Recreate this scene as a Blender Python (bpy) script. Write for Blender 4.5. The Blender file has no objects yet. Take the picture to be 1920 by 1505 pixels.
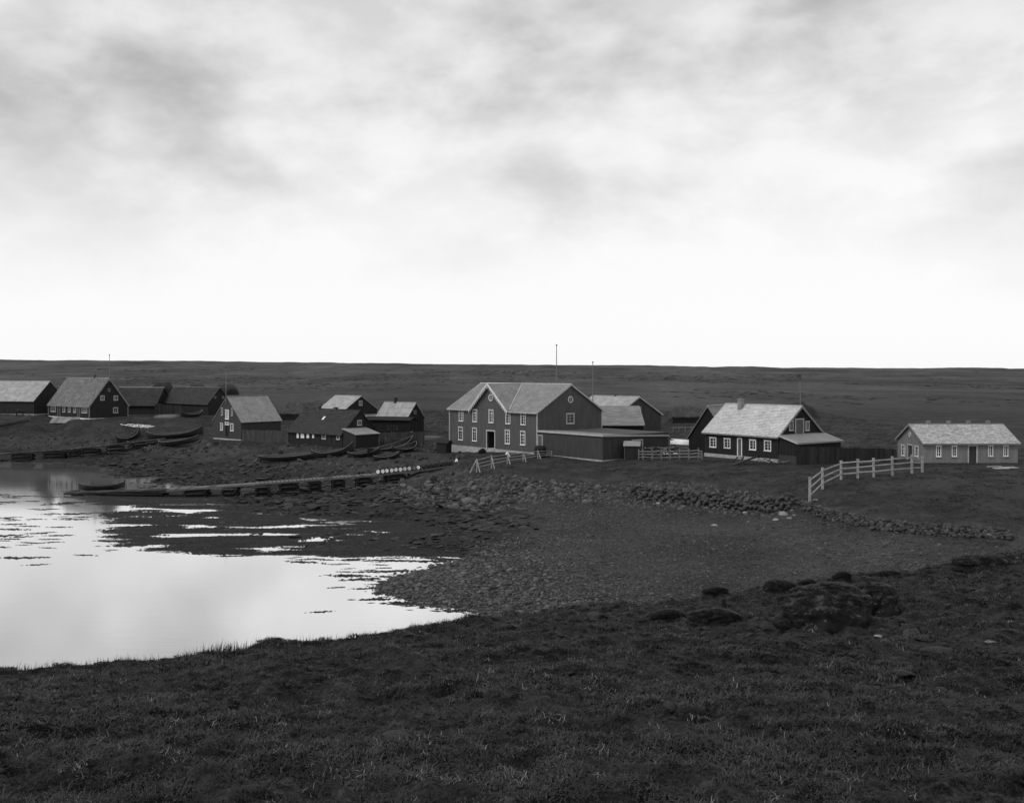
import bpy, bmesh, math, random
import numpy as np
from mathutils import Vector, Matrix, noise as mnoise
random.seed(7)
RNG = np.random.default_rng(11)
scene = bpy.context.scene
COL = scene.collection
# ------------------------------------------------------------------ camera, sky, sun
FPX, CX, HY, EYE = 1800.0, 960.0, 702.0, 13.0          # focal length in photo pixels, principal point, eye height
cam_d = bpy.data.cameras.new('camera')
cam = bpy.data.objects.new('camera', cam_d); COL.objects.link(cam)
cam.location = (0, 0, EYE); cam.rotation_euler = (math.radians(90), 0, 0)
cam_d.sensor_width = 36.0; cam_d.lens = 36.0*FPX/1920.0
cam_d.shift_y = -(752.5-HY)/1920.0
cam_d.clip_start = 0.2; cam_d.clip_end = 8000
scene.camera = cam
SUN_EL, SUN_AZ = math.radians(52), math.radians(-125)   # azimuth from +Y, towards -X: behind and left of the camera
world = bpy.data.worlds.new('World'); scene.world = world; world.use_nodes = True
nt = world.node_tree; nt.nodes.clear()
def N(t, **kw):
    n = nt.nodes.new(t)
    for k, v in kw.items(): setattr(n, k, v)
    return n
def wmath(op, a, b=None, clamp=False):
    n = N('ShaderNodeMath', operation=op, use_clamp=clamp)
    for i, v in enumerate((a, b)):
        if v is None: continue
        if isinstance(v, (int, float)): n.inputs[i].default_value = v
        else: nt.links.new(v, n.inputs[i])
    return n.outputs[0]
out = N('ShaderNodeOutputWorld'); bg = N('ShaderNodeBackground')
nt.links.new(bg.outputs[0], out.inputs[0])
sky = N('ShaderNodeTexSky', sky_type='NISHITA', sun_disc=False)
sky.sun_elevation = SUN_EL; sky.sun_rotation = SUN_AZ
bw = N('ShaderNodeRGBToBW'); nt.links.new(sky.outputs[0], bw.inputs[0])
sky_v = wmath('MULTIPLY', bw.outputs[0], 0.10)
tc = N('ShaderNodeTexCoord'); sep = N('ShaderNodeSeparateXYZ'); nt.links.new(tc.outputs['Generated'], sep.inputs[0])
mp = N('ShaderNodeMapping'); mp.inputs['Scale'].default_value = (1.0, 1.0, 1.9); mp.inputs['Location'].default_value = (5.1, 2.4, 0.7)
nt.links.new(tc.outputs['Generated'], mp.inputs[0])
def cnoise(sc, det, ro, dist=0.0):
    n = N('ShaderNodeTexNoise'); n.inputs['Scale'].default_value = sc; n.inputs['Detail'].default_value = det; n.inputs['Roughness'].default_value = ro; n.inputs['Distortion'].default_value = dist
    nt.links.new(mp.outputs[0], n.inputs[0]); return n.outputs[0]
def ramp(v, a, b, c, d, smooth=True):
    n = N('ShaderNodeMapRange', interpolation_type='SMOOTHSTEP' if smooth else 'LINEAR'); nt.links.new(v, n.inputs[0])
    for i, k in enumerate((a, b, c, d)): n.inputs[i+1].default_value = k
    return n.outputs[0]
el = wmath('MAXIMUM', sep.outputs[2], 0.0)
big = ramp(cnoise(2.9, 7.0, 0.50, 0.15), 0.45, 0.64, 0.0, 1.0)                  # broad grey cloud masses
fine = ramp(cnoise(9.0, 6.0, 0.55, 0.2), 0.35, 0.68, 0.0, 1.0)
dark = wmath('ADD', wmath('MULTIPLY', big, 0.33), wmath('MULTIPLY', fine, 0.16))
dark = wmath('MULTIPLY', dark, ramp(el, 0.03, 0.28, 0.05, 1.0))
base = ramp(el, 0.12, 0.45, 1.02, 0.82)                                          # overcast: bright band at the horizon, greyer overhead
cloud = wmath('MINIMUM', wmath('MAXIMUM', wmath('SUBTRACT', base, dark), 0.2), 1.0)
mixv = wmath('ADD', wmath('MULTIPLY', cloud, 0.92), wmath('MULTIPLY', sky_v, 0.10))
comb = N('ShaderNodeCombineColor')
for i in range(3): nt.links.new(mixv, comb.inputs[i])
nt.links.new(comb.outputs[0], bg.inputs[0]); bg.inputs[1].default_value = 1.0
sl = bpy.data.lights.new('sun', 'SUN'); sl.energy = 1.5; sl.angle = math.radians(14); sl.color = (1, 1, 1)
sun = bpy.data.objects.new('sun', sl); COL.objects.link(sun)
sdir = Vector((math.sin(SUN_AZ)*math.cos(SUN_EL), math.cos(SUN_AZ)*math.cos(SUN_EL), math.sin(SUN_EL)))
sun.rotation_euler = sdir.to_track_quat('Z', 'Y').to_euler(); sun.location = (-30, -20, 60)
vs = scene.view_settings; vs.view_transform = 'Standard'; vs.look = 'None'; vs.exposure = 0.0; vs.gamma = 1.0; vs.use_curve_mapping = False
scene.cycles.max_bounces = 5; scene.cycles.diffuse_bounces = 2; scene.cycles.glossy_bounces = 3; scene.cycles.transparent_max_bounces = 4

# ------------------------------------------------------------------ noise
def _hash(ix, iy, s):
    h = (ix.astype(np.int64)*374761393 + iy.astype(np.int64)*668265263 + s*982451653) & 0xffffffff
    h = ((h ^ (h >> 13))*1274126177) & 0xffffffff
    return ((h ^ (h >> 16)) & 0xffff)/65535.0
def vnoise(x, y, s=0):
    ix, iy = np.floor(x), np.floor(y); fx, fy = x-ix, y-iy
    fx = fx*fx*fx*(fx*(fx*6-15)+10); fy = fy*fy*fy*(fy*(fy*6-15)+10)
    a, b, c_, d = _hash(ix, iy, s), _hash(ix+1, iy, s), _hash(ix, iy+1, s), _hash(ix+1, iy+1, s)
    return (a*(1-fx)+b*fx)*(1-fy) + (c_*(1-fx)+d*fx)*fy
def fbm(x, y, s=0, o=4, g=.5):
    t = 0; a = 1.0; n = 0
    for i in range(o):
        t = t + a*(vnoise(x*2**i, y*2**i, s+i*17)-.5); n += a; a *= g
    return t/n*2
def sstep(a, b, x):
    t = np.clip((x-a)/(b-a), 0, 1); return t*t*(3-2*t)

# ------------------------------------------------------------------ terrain
def at(px, py, d): return Vector(((px-CX)*d/FPX, d, EYE-(py-HY)*d/FPX))
RP = [  # photo pixel and height above the water of points on the shore, the beach, the banks and the village ground
 (20,868,0),(-200,870,0),(20,900,-1),(20,1000,-1.2),(20,1150,-1.2),(200,960,-.5),(200,1100,-1),(500,1100,-.8),(700,1140,-.5),(-300,1000,-1.5),(-600,950,-1.8),
 (120,872,0),(180,882,-.05),(150,905,-.5),(250,893,.05),(300,930,-.1),(350,920,.0),(330,965,-.12),(450,968,-.1),(600,985,-.2),(700,988,-.22),(820,998,-.2),(770,995,-.24),(650,986,-.22),(835,1046,-.16),(800,1044,-.25),(500,980,-.2),(300,950,-.25),(600,1004,.04),(700,1012,.08),(780,1026,.10),(400,960,-.2),
 (775,1083,.10),(722,1109,.10),(780,1106,.18),(840,1100,.28),(755,1126,.0),(800,1134,.03),(870,1154,-.22),(850,1150,-.22),(690,1118,-.12),(800,1148,-.14),(840,1153,-.12),(740,1140,-.16),(905,1148,.05),(850,1128,.2),(500,1012,-.14),(400,1000,-.15),(600,1036,-.2),(720,1052,-.18),(430,928,.02),(500,918,.2),(580,915,.3),(680,907,.62),(370,930,-.08),(300,1060,-.6),(150,940,-.5),
 (350,890,.35),(500,897,.45),(650,897,.75),(720,930,.7),(600,950,.3),(450,945,.12),(800,960,.6),(900,980,.65),(900,1030,.4),(950,1080,.35),(1000,1120,.4),
 (20,845,1.0),(20,820,2.6),(100,842,1.1),(100,812,3.0),(150,788,5.2),(60,788,5.2),(-150,820,2.8),(-150,790,5.2),(250,800,4.4),(300,822,2.8),(250,842,1.4),(300,850,1.2),(400,842,1.9),
 (390,826,2.9),(400,870,.9),(500,870,1.2),(560,842,2.5),(560,858,1.8),(660,852,2.2),(650,880,1.2),(760,872,1.7),(740,850,2.4),(800,872,2.1),(820,852,2.4),(870,888,2.3),(880,872,2.9),(850,920,1.2),
 (900,942,1.0),(950,940,1.05),(1050,942,1.1),(1150,940,1.2),(1250,946,1.4),(1400,960,1.6),(1500,967,1.8),(950,897,2.6),(1050,893,2.9),(1150,888,3.0),(1250,893,3.1),(1400,905,3.1),(1480,918,3.1),
 (1030,868,3.1),(1130,867,3.1),(1200,864,3.3),(1320,864,3.6),(1460,872,3.7),(1520,886,3.7),(1600,890,4.0),(1700,885,4.0),(1733,873,3.8),(1905,873,3.8),(2100,880,3.8),
 (1520,946,2.8),(1700,942,3.3),(1850,960,3.2),(1850,988,2.8),(2050,1000,2.9),(1520,968,1.9),(1700,1002,1.9),(1880,1014,2.0),
 (1000,970,1.0),(1200,1000,1.1),(1200,1080,.9),(1400,1000,1.4),(1400,1060,1.3),(1600,1020,1.7),(1750,1035,1.9),(1600,1060,1.6),(2000,1045,2.2)]
RD = [  # photo pixel column, depth, height
 (843,132,2.4),(1007,118,3.2),(910,125,2.8),(1130,109,3.1),(1257,116,3.5),(452,140,3.5),(400,143,3.4),(527,145,3.6),(641,130,3.3),(541,138,3.1),(710,128,3.3),(167,165,5.3),(92,174,5.3),
 (250,172,5.4),(390,175,5.6),(310,186,5.6),(64,175,5.6),(-100,175,5.6),(645,155,4.0),(763,150,3.8),(1150,150,3.6),(1300,112,3.6),(1258,170,4.8),(1450,135,4.2),(1700,120,4.2),(1950,120,4.2),
 (830,150,3.8),(960,160,4.2),(500,175,5.0),(600,185,5.2),(1200,190,5.2),(1600,170,5.0),(1900,180,5.2),(100,195,5.8)]
P = np.array([[(px-CX)*((EYE-z)*FPX/(py-HY))/FPX, (EYE-z)*FPX/(py-HY), z] for px, py, z in RP] + [[(px-CX)*d/FPX, d, z] for px, d, z in RD])
def _tps_fit(P, lam=.02):
    q = P[:, :2]/50.0; n = len(q)
    r = np.linalg.norm(q[:, None]-q[None], axis=2); K = np.where(r > 0, r*r*np.log(r+1e-12), 0) + lam*np.eye(n)*.1
    A = np.zeros((n+3, n+3)); A[:n, :n] = K; A[:n, n] = 1; A[:n, n+1:] = q; A[n, :n] = 1; A[n+1:, :n] = q.T
    return q, np.linalg.solve(A, np.concatenate([P[:, 2], np.zeros(3)]))
TQ, TW = _tps_fit(P)
def _tps(X, Y):
    x = np.clip(X, -125, 75)/50; y = np.clip(Y, 36, 200)/50
    z = TW[-3] + TW[-2]*x + TW[-1]*y
    for (a, b), w in zip(TQ, TW):
        r2 = (x-a)**2+(y-b)**2; z = z + w*.5*r2*np.log(r2+1e-12)
    return z
_gx, _gy = np.arange(-125, 75.01, .5), np.arange(36, 200.01, .5)
_GT = _tps(*np.meshgrid(_gx, _gy, indexing='ij'))
def tps(X, Y):
    fx = np.clip((np.asarray(X, float)+125)/.5, 0, len(_gx)-1.001); fy = np.clip((np.asarray(Y, float)-36)/.5, 0, len(_gy)-1.001); i = fx.astype(int); j = fy.astype(int); a = fx-i; b = fy-j
    return (_GT[i, j]*(1-a)+_GT[i+1, j]*a)*(1-b)+(_GT[i, j+1]*(1-a)+_GT[i+1, j+1]*a)*b
CREST = np.array([(-500,1262,29),(60,1247,30),(250,1234,31),(430,1216,32),(490,1194,33.5),(640,1184,35),(760,1169,38),(860,1161,41.5),(905,1146,43),(1000,1139,44),(1200,1126,45.5),(1330,1107,47),(1430,1093,49),
                  (1500,1085,50),(1600,1078,51),(1640,1073,52),(1760,1060,53.5),(1850,1040,55),(1920,1027,57),(2300,1005,60)], float)
def fore(X, Y):
    Ys = np.maximum(Y, 2.0); px = CX+FPX*X/Ys
    dc = np.interp(px, CREST[:, 0], CREST[:, 2]); hc = dc*(np.interp(px, CREST[:, 0], CREST[:, 1])-HY)/FPX
    h0, h8 = 1.65, 3.62
    d = np.clip(Y, -30, dc)
    s2 = (hc-h8)/(dc-8)
    h = np.where(d < 8, h0+(h8-h0)*d/8, h8+s2*(d-8))
    over = np.maximum(Y-dc, 0)
    return EYE-h-over*.16-np.minimum(over, 6)**2*.085-np.maximum(over-6, 0)*.9
FY = [0, 190, 240, 300, 420, 600, 800, 1150, 1500, 1900, 2250, 2600, 3400]
FZ = [5.4, 5.4, 5.6, 6.1, 6.3, 7.2, 8.6, 12.0, 17.5, 27.0, 35.5, 36.0, 30.0]
def BX(Y): return np.interp(Y, [46, 58, 62, 66, 69, 75, 80, 88, 100], [-16, -15, -12.5, -7, -4, 1.2, 2, -.5, 2.5])    # where shingle gives way to seaweed
PADS = []
for (npx, nd), ux, L_, W_, sd_, zb_ in (((167.5,165),(.752,-.66),16.2,6.9,'R',5.28),((63.6,175),(.97,-.22),11.5,8.4,'R',5.6),((452,140),(.63,.777),7.1,6.9,'L',3.38),((641,130),(.764,-.645),14.7,6.3,'R',3.2),((1733,100),(1,0),9.75,6.9,'L',3.74),((1459,100),(.575,-.82),12.7,7.3,'R',3.85),((389.7,175),(.752,-.66),16,4.8,'R',5.55)):
    u_ = np.array(ux)/np.hypot(*ux); p_ = np.array([(npx-CX)*nd/FPX, nd]); ex_ = 2.8 if (sd_ == 'R' and L_ in (14.7,)) else (2.35 if L_ == 12.7 else 0)
    PADS.append((p_ if sd_ == 'L' else p_-u_*(L_-ex_), u_, L_, W_, zb_))
def height(X, Y, detail=True):
    X = np.asarray(X, float); Y = np.asarray(Y, float)
    R = tps(X, Y)
    far = np.interp(Y, FY, FZ) - .0085*X*np.clip(Y/2200, 0, 1.2)**2
    w = sstep(172, 225, Y)
    F = fore(X, Y)
    zR = R*(1-w)+far*w
    inF = sstep(-.15, .25, F-zR)
    if detail:
        gully = sstep(-.1, .5, R)*(1-sstep(2.4, 3.2, R))*(1-w)
        bx = BX(Y)
        weed = (1-sstep(-1.5, 2.5, X-bx+1.2*fbm(X*.25, Y*.25, 5, 4)))*(1-sstep(.55, 1.3, R))*sstep(-1.2, -.25, R)*(1-w)
        m = fbm(X*.33, Y*.22, 21, 3); m2 = fbm(X*1.2, Y*.9, 31, 3)
        low = sstep(.0, .5, R); zR = zR + weed*((.2+.2*low)*np.maximum(m, -.3)+(.24+.05*low)*np.maximum(m2, -.6)+.10*fbm(X*3.2, Y*2.6, 33, 3)-.02)
        zR = zR - weed*.5*sstep(.02, .30, fbm(X*.22, Y*.85, 35, 4))*(1-sstep(.10, .30, R))
        rough = gully*(1-weed)*sstep(-2.5, 1.5, bx-X+0*Y)
        zR = zR + rough*(.45*fbm(X*.25, Y*.25, 41, 4)+.18*fbm(X*.9, Y*.9, 44, 3))
        bank = gully*sstep(1.3, 1.9, R)*(1-rough)
        zR = zR + bank*(.42*fbm(X*.3, Y*.3, 47, 5)+.12*fbm(X*1.1, Y*1.1, 49, 3))
        zR = zR + (1-w)*sstep(2.6, 3.1, R)*.10*fbm(X*.22, Y*.22, 51, 4)
        zR = zR + w*(.9*fbm(X*.012, Y*.03, 61, 4)*np.clip((Y-200)/300, 0, 1.6))
        zR = zR + sstep(420, 900, Y)*3.0*fbm(X*.0045, Y*.009, 67, 6) + sstep(1400, 2100, Y)*5.0*fbm(X*.0055, Y*.002, 69, 5)
        zR = zR + (1-w)*(1-weed)*(1-gully)*.03*fbm(X*1.2, Y*1.2, 55, 2)*sstep(0, .3, R)
        hum = fbm(X*.42, Y*.5, 71, 4); hum2 = fbm(X*1.7, Y*1.9, 75, 3)
        hum3 = fbm(X*3.6, Y*3.8, 77, 3)
        F = F - .27*sstep(12, 30, Y)*(1-.5*sstep(44, 52, Y)) + .30*hum*np.clip(Y/12, .2, 1.2) + .17*hum2 + .07*hum3 - .22*np.maximum(fbm(X*.9+9, Y*1.2, 79, 3)-.22, 0)*2
        Fp = CX+FPX*X/np.maximum(Y, 2)
        er = sstep(1350, 1700, Fp)*sstep(13, 24, Y)                             # eroded, stony turf on the right
        F = F + er*.16*fbm(X*1.1, Y*1.5, 83, 5)
    for o_, u_, L_, W_, zp in PADS:
        lx = (X-o_[0])*u_[0]+(Y-o_[1])*u_[1]; ly = -(X-o_[0])*u_[1]+(Y-o_[1])*u_[0]
        dd = np.maximum(np.maximum(-lx, lx-L_), np.maximum(-ly, ly-W_)); wp = 1-sstep(.6, 3.5, dd)
        zR = zR*(1-wp)+(zp+.25*(zR-zp).clip(-.3, .3))*wp
    k = .12
    hd = np.clip(.5+.5*(F-zR)/k, 0, 1)
    return zR*(1-hd)+F*hd+k*hd*(1-hd)
def hz(x, y): return float(height(np.array([x]), np.array([y]))[0])
def hit(px, py, dmin=5, dmax=260):
    """where the line of sight through a photo pixel meets the ground"""
    d = np.geomspace(dmin, dmax, 2000)
    z = height((px-CX)*d/FPX, d); r = EYE-(py-HY)*d/FPX
    i = np.argmax(r <= z)
    return at(px, py, float(d[i] if r[i] <= z[i] else 120.0))

# ------------------------------------------------------------------ materials (grey: the photograph is monochrome)
MATS = {}
def mat(name, v, var=.18, scale=2.0, rough=.85, bump=0.0, bscale=None, stretch=(1, 1, 1), attr=None, spec=.3, detail=5, coords='Object', var2=0.0):
    if name in MATS: return MATS[name]
    m = bpy.data.materials.new(name); m.use_nodes = True; t = m.node_tree; b = t.nodes['Principled BSDF']
    b.inputs['Roughness'].default_value = rough; b.inputs['Specular IOR Level'].default_value = spec
    tc = t.nodes.new('ShaderNodeTexCoord'); mp = t.nodes.new('ShaderNodeMapping'); mp.inputs['Scale'].default_value = stretch
    t.links.new(tc.outputs[coords], mp.inputs[0])
    n = t.nodes.new('ShaderNodeTexNoise'); n.inputs['Scale'].default_value = scale; n.inputs['Detail'].default_value = detail; n.inputs['Roughness'].default_value = .62
    t.links.new(mp.outputs[0], n.inputs[0])
    mr = t.nodes.new('ShaderNodeMapRange'); t.links.new(n.outputs[0], mr.inputs[0])
    mr.inputs[1].default_value = .28; mr.inputs[2].default_value = .72; mr.inputs[3].default_value = v*(1-var); mr.inputs[4].default_value = v*(1+var)
    o = mr.outputs[0]
    if attr:
        at_ = t.nodes.new('ShaderNodeAttribute'); at_.attribute_name = attr
        r2 = t.nodes.new('ShaderNodeMapRange'); t.links.new(at_.outputs['Fac'], r2.inputs[0]); r2.inputs[3].default_value = 1-var2; r2.inputs[4].default_value = 1+var2
        mu = t.nodes.new('ShaderNodeMath'); mu.operation = 'MULTIPLY'; t.links.new(o, mu.inputs[0]); t.links.new(r2.outputs[0], mu.inputs[1]); o = mu.outputs[0]
    elif var2:
        oi = t.nodes.new('ShaderNodeObjectInfo')
        r2 = t.nodes.new('ShaderNodeMapRange'); t.links.new(oi.outputs['Random'], r2.inputs[0]); r2.inputs[3].default_value = 1-var2; r2.inputs[4].default_value = 1+var2
        mu = t.nodes.new('ShaderNodeMath'); mu.operation = 'MULTIPLY'; t.links.new(o, mu.inputs[0]); t.links.new(r2.outputs[0], mu.inputs[1]); o = mu.outputs[0]
    t.links.new(o, b.inputs['Base Color'])
    if bump:
        nb = t.nodes.new('ShaderNodeTexNoise'); nb.inputs['Scale'].default_value = bscale or scale*4; nb.inputs['Detail'].default_value = 4
        t.links.new(mp.outputs[0], nb.inputs[0])
        bp = t.nodes.new('ShaderNodeBump'); bp.inputs['Strength'].default_value = bump; bp.inputs['Distance'].default_value = .05
        t.links.new(nb.outputs[0], bp.inputs['Height']); t.links.new(bp.outputs[0], b.inputs['Normal'])
    MATS[name] = m
    return m
WOOD = (6, 6, .5)
mat('wall_main', .09, .22, .8, stretch=(3, 3, .5)); mat('wall_dark', .022, .3, 1.0, stretch=(4, 4, .5)); mat('wall_tar', .012, .35, 1.0, stretch=(4, 4, .5))
mat('wall_mid', .05, .25, 1.0, stretch=(4, 4, .5)); mat('wall_pale', .2, .18, .8, stretch=(3, 3, .5)); mat('wall_annex', .062, .28, .9, stretch=(4, 4, .4))
mat('trim', .64, .25, 3, var2=.15); mat('trim_grey', .22, .25, 3); mat('trim_dull', .42, .25, 3); mat('foundation', .36, .3, 2.5, bump=.4); mat('foundation_white', .75, .2, 2, bump=.3)
mat('glass_pale', .07, .6, 2, rough=.25, spec=.5); mat('glass', .012, .3, 2, rough=.08, spec=.6); mat('door_grey', .11, .2, 2, stretch=(4, 4, .5)); mat('door_dark', .02, .3, 2); mat('curtain', .5, .2, 3)
for nm, v, vv in (('roof_slate', .21, .12), ('roof_pale', .50, .13), ('roof_light', .31, .15), ('roof_mottled', .38, .25), ('roof_grey', .16, .30), ('roof_mid', .22, .10), ('roof_dark', .035, .2), ('roof_tar', .02, .25), ('roof_board', .20, .25)):
    mat(nm, v, .2, .7 if nm != 'roof_mottled' else 2.2, attr='rnd', var2=vv, rough=.9)
mat('brick', .07, .4, 6); mat('stone', .055, .35, 3, bump=.5, var2=.45); mat('stone_bank', .075, .35, 3, bump=.5, var2=.5); mat('pale_stone', .2, .3, 4, var2=.4)
mat('stone_dim', .034, .45, 3, bump=.8, var2=.3); mat('pebble', .07, .3, 3, var2=.75); mat('pebble_dark', .025, .3, 3, var2=.6, rough=.6); mat('weed', .030, .5, 3, bump=.8, var2=.55, rough=.8)
mat('boat', .03, .4, 1.5, stretch=(.6, 3, 6), rough=.6); mat('boat_in', .05, .4, 1.5, stretch=(.6, 3, 6)); mat('boat_pale', .13, .3, 1.5, stretch=(.6, 3, 6)); mat('boat_rail', .14, .4, 3)
mat('fence_pale', .33, .35, 3); mat('fence_grey', .17, .3, 3); mat('fence_dark', .022, .45, 2, stretch=(4, 4, .5), var2=.5); mat('fence_mid', .055, .35, 2, stretch=(4, 4, .5), var2=.25)
mat('jetty_wood', .12, .4, 2, stretch=(.4, 3, 3)); mat('jetty_dark', .016, .4, 2); mat('barrel_head', .7, .25, 4, var2=.25); mat('barrel_dull', .16, .3, 4); mat('barrel', .04, .3, 4); mat('hoop', .02, .2, 4)
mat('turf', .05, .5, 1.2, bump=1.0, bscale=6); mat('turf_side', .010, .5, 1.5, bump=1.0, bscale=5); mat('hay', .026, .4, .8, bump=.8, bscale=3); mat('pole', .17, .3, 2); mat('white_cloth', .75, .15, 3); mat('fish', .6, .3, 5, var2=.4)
mat('lump', .034, .55, 6, bump=1.0, bscale=14, var2=.6); mat('sward_lit_top', .07, .4, 3, var2=.5); mat('clod', .03, .4, 4, bump=.6, var2=.5); mat('lead', .03, .3, 3); mat('horse', .018, .4, 2); mat('wood_stack', .10, .5, 5, var2=.5); mat('grass_blade', .037, .3, 1.0, var2=.45, rough=.7); mat('grass_pale', .17, .3, 1.0, var2=.5); mat('grass_dark', .017, .3, 1, var2=.5)  # sward blades on turf blocks: their lit look is put into the colour

# ------------------------------------------------------------------ helpers
class MB:
    def __init__(s): s.v = []; s.f = []; s.r = []
    def add(s, vs, fs, rnd=None):
        o = len(s.v); s.v += [tuple(p) for p in vs]; s.f += [tuple(i+o for i in f) for f in fs]; s.r += [random.random() if rnd is None else rnd]*len(vs); return s
    def box(s, a, b):
        x0, x1 = sorted((a[0], b[0])); y0, y1 = sorted((a[1], b[1])); z0, z1 = sorted((a[2], b[2]))
        return s.add([(x0,y0,z0),(x1,y0,z0),(x1,y1,z0),(x0,y1,z0),(x0,y0,z1),(x1,y0,z1),(x1,y1,z1),(x0,y1,z1)],
                     [(3,2,1,0),(4,5,6,7),(0,1,5,4),(1,2,6,5),(2,3,7,6),(3,0,4,7)])
    def beam(s, p, q, w, h, up=(0, 0, 1), w2=None):
        p, q = Vector(p), Vector(q); d = (q-p).normalized(); up = Vector(up)
        sd = d.cross(up)
        if sd.length < 1e-4: sd = d.cross(Vector((1, 0, 0)))
        sd.normalize(); u = sd.cross(d).normalized(); w2 = w if w2 is None else w2
        a = [p+sd*i*w/2+u*j*h/2 for i, j in ((-1,-1),(1,-1),(1,1),(-1,1))]; k = w2/w
        b = [q+sd*i*w2/2+u*j*h/2*k for i, j in ((-1,-1),(1,-1),(1,1),(-1,1))]
        return s.add(a+b, [(3,2,1,0),(4,5,6,7),(0,1,5,4),(1,2,6,5),(2,3,7,6),(3,0,4,7)])
    def prism(s, poly, ext):
        """closed prism: polygon (3-D points) swept by the vector ext"""
        n = len(poly); e = Vector(ext); a = [Vector(p) for p in poly]; b = [p+e for p in a]
        return s.add(a+b, [tuple(range(n))[::-1], tuple(range(n, 2*n))]+[(i, (i+1) % n, n+(i+1) % n, n+i) for i in range(n)])
    def tube(s, pts, rad, n=8):
        pts = [Vector(p) for p in pts]; rad = rad if isinstance(rad, (list, tuple)) else [rad]*len(pts); vs = []; fs = []
        for i, p in enumerate(pts):
            d = (pts[min(i+1, len(pts)-1)]-pts[max(i-1, 0)]).normalized(); a = d.orthogonal().normalized(); b = d.cross(a)
            vs += [p+(a*math.cos(2*math.pi*k/n)+b*math.sin(2*math.pi*k/n))*rad[i] for k in range(n)]
        for i in range(len(pts)-1):
            fs += [(i*n+k, i*n+(k+1) % n, (i+1)*n+(k+1) % n, (i+1)*n+k) for k in range(n)]
        fs += [tuple(range(n))[::-1], tuple(range((len(pts)-1)*n, len(pts)*n))]
        return s.add(vs, fs)
    def ring(s, c, ax, up, r0, r1, dep, n=20):
        c, ax, up = Vector(c), Vector(ax).normalized(), Vector(up); sd = ax.cross(up).normalized(); vs = []; fs = []
        for k in range(n):
            a = 2*math.pi*k/n; d = sd*math.cos(a)+up*math.sin(a)
            vs += [c+d*r0, c+d*r1, c+d*r1+ax*dep, c+d*r0+ax*dep]
        for k in range(n):
            i, j = k*4, ((k+1) % n)*4
            fs += [(i+1, j+1, j+2, i+2), (i+2, j+2, j+3, i+3), (i+3, j+3, j, i), (i, j, j+1, i+1)]
        return s.add(vs, fs)
    def build(s, name, m, parent=None, smooth=False, kind=None, fix=True):
        me = bpy.data.meshes.new(name); me.from_pydata(s.v, [], s.f)
        if fix:
            b = bmesh.new(); b.from_mesh(me); bmesh.ops.recalc_face_normals(b, faces=b.faces); b.to_mesh(me); b.free()
        a = me.attributes.new('rnd', 'FLOAT', 'POINT'); a.data.foreach_set('value', np.array(s.r, np.float32))
        if smooth: me.polygons.foreach_set('use_smooth', [True]*len(me.polygons))
        me.materials.append(MATS[m]); return link(name, me, parent, kind)
def link(name, me, parent=None, kind=None):
    o = bpy.data.objects.new(name, me); COL.objects.link(o); o.parent = parent
    if kind: o['kind'] = kind
    return o
def tag(o, label, cat, group=None):
    o['label'] = label; o['category'] = cat
    if group: o['group'] = group
    return o
def thing(name, label, cat, loc=(0, 0, 0), rotz=0, group=None):
    o = bpy.data.objects.new(name, None); COL.objects.link(o); o.empty_display_size = .3
    o.location = loc; o.rotation_euler = (0, 0, rotz)
    return tag(o, label, cat, group)
def rock_mesh(name, m, seed, sub=2, flat=.7, amp=.28):
    b = bmesh.new(); bmesh.ops.create_icosphere(b, subdivisions=sub, radius=1)
    r = random.Random(seed); offs = [Vector((r.uniform(-1, 1), r.uniform(-1, 1), r.uniform(-1, 1))).normalized() for _ in range(9)]; am = [r.uniform(-amp, amp) for _ in offs]
    cut = [(Vector((r.uniform(-1, 1), r.uniform(-1, 1), r.uniform(-1, 1))).normalized(), r.uniform(.55, .85)) for _ in range(5)]
    for v in b.verts:
        n = v.co.normalized(); k = 1+sum(a*max(0, n.dot(o))**2 for a, o in zip(am, offs)); p = n*k
        for cn, cd in cut:
            e = p.dot(cn)-cd
            if e > 0: p -= cn*e*.85
        if sub >= 3: p = p*(1+.10*mnoise.fractal(n*2.2+Vector((seed, 0, 0)), 1.0, 2.0, 4))
        v.co = Vector((p.x, p.y*r.uniform(.97, 1.03), p.z*flat))
    me = bpy.data.meshes.new(name); b.to_mesh(me); b.free(); me.materials.append(MATS[m])
    me.polygons.foreach_set('use_smooth', [True]*len(me.polygons)); return me
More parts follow.
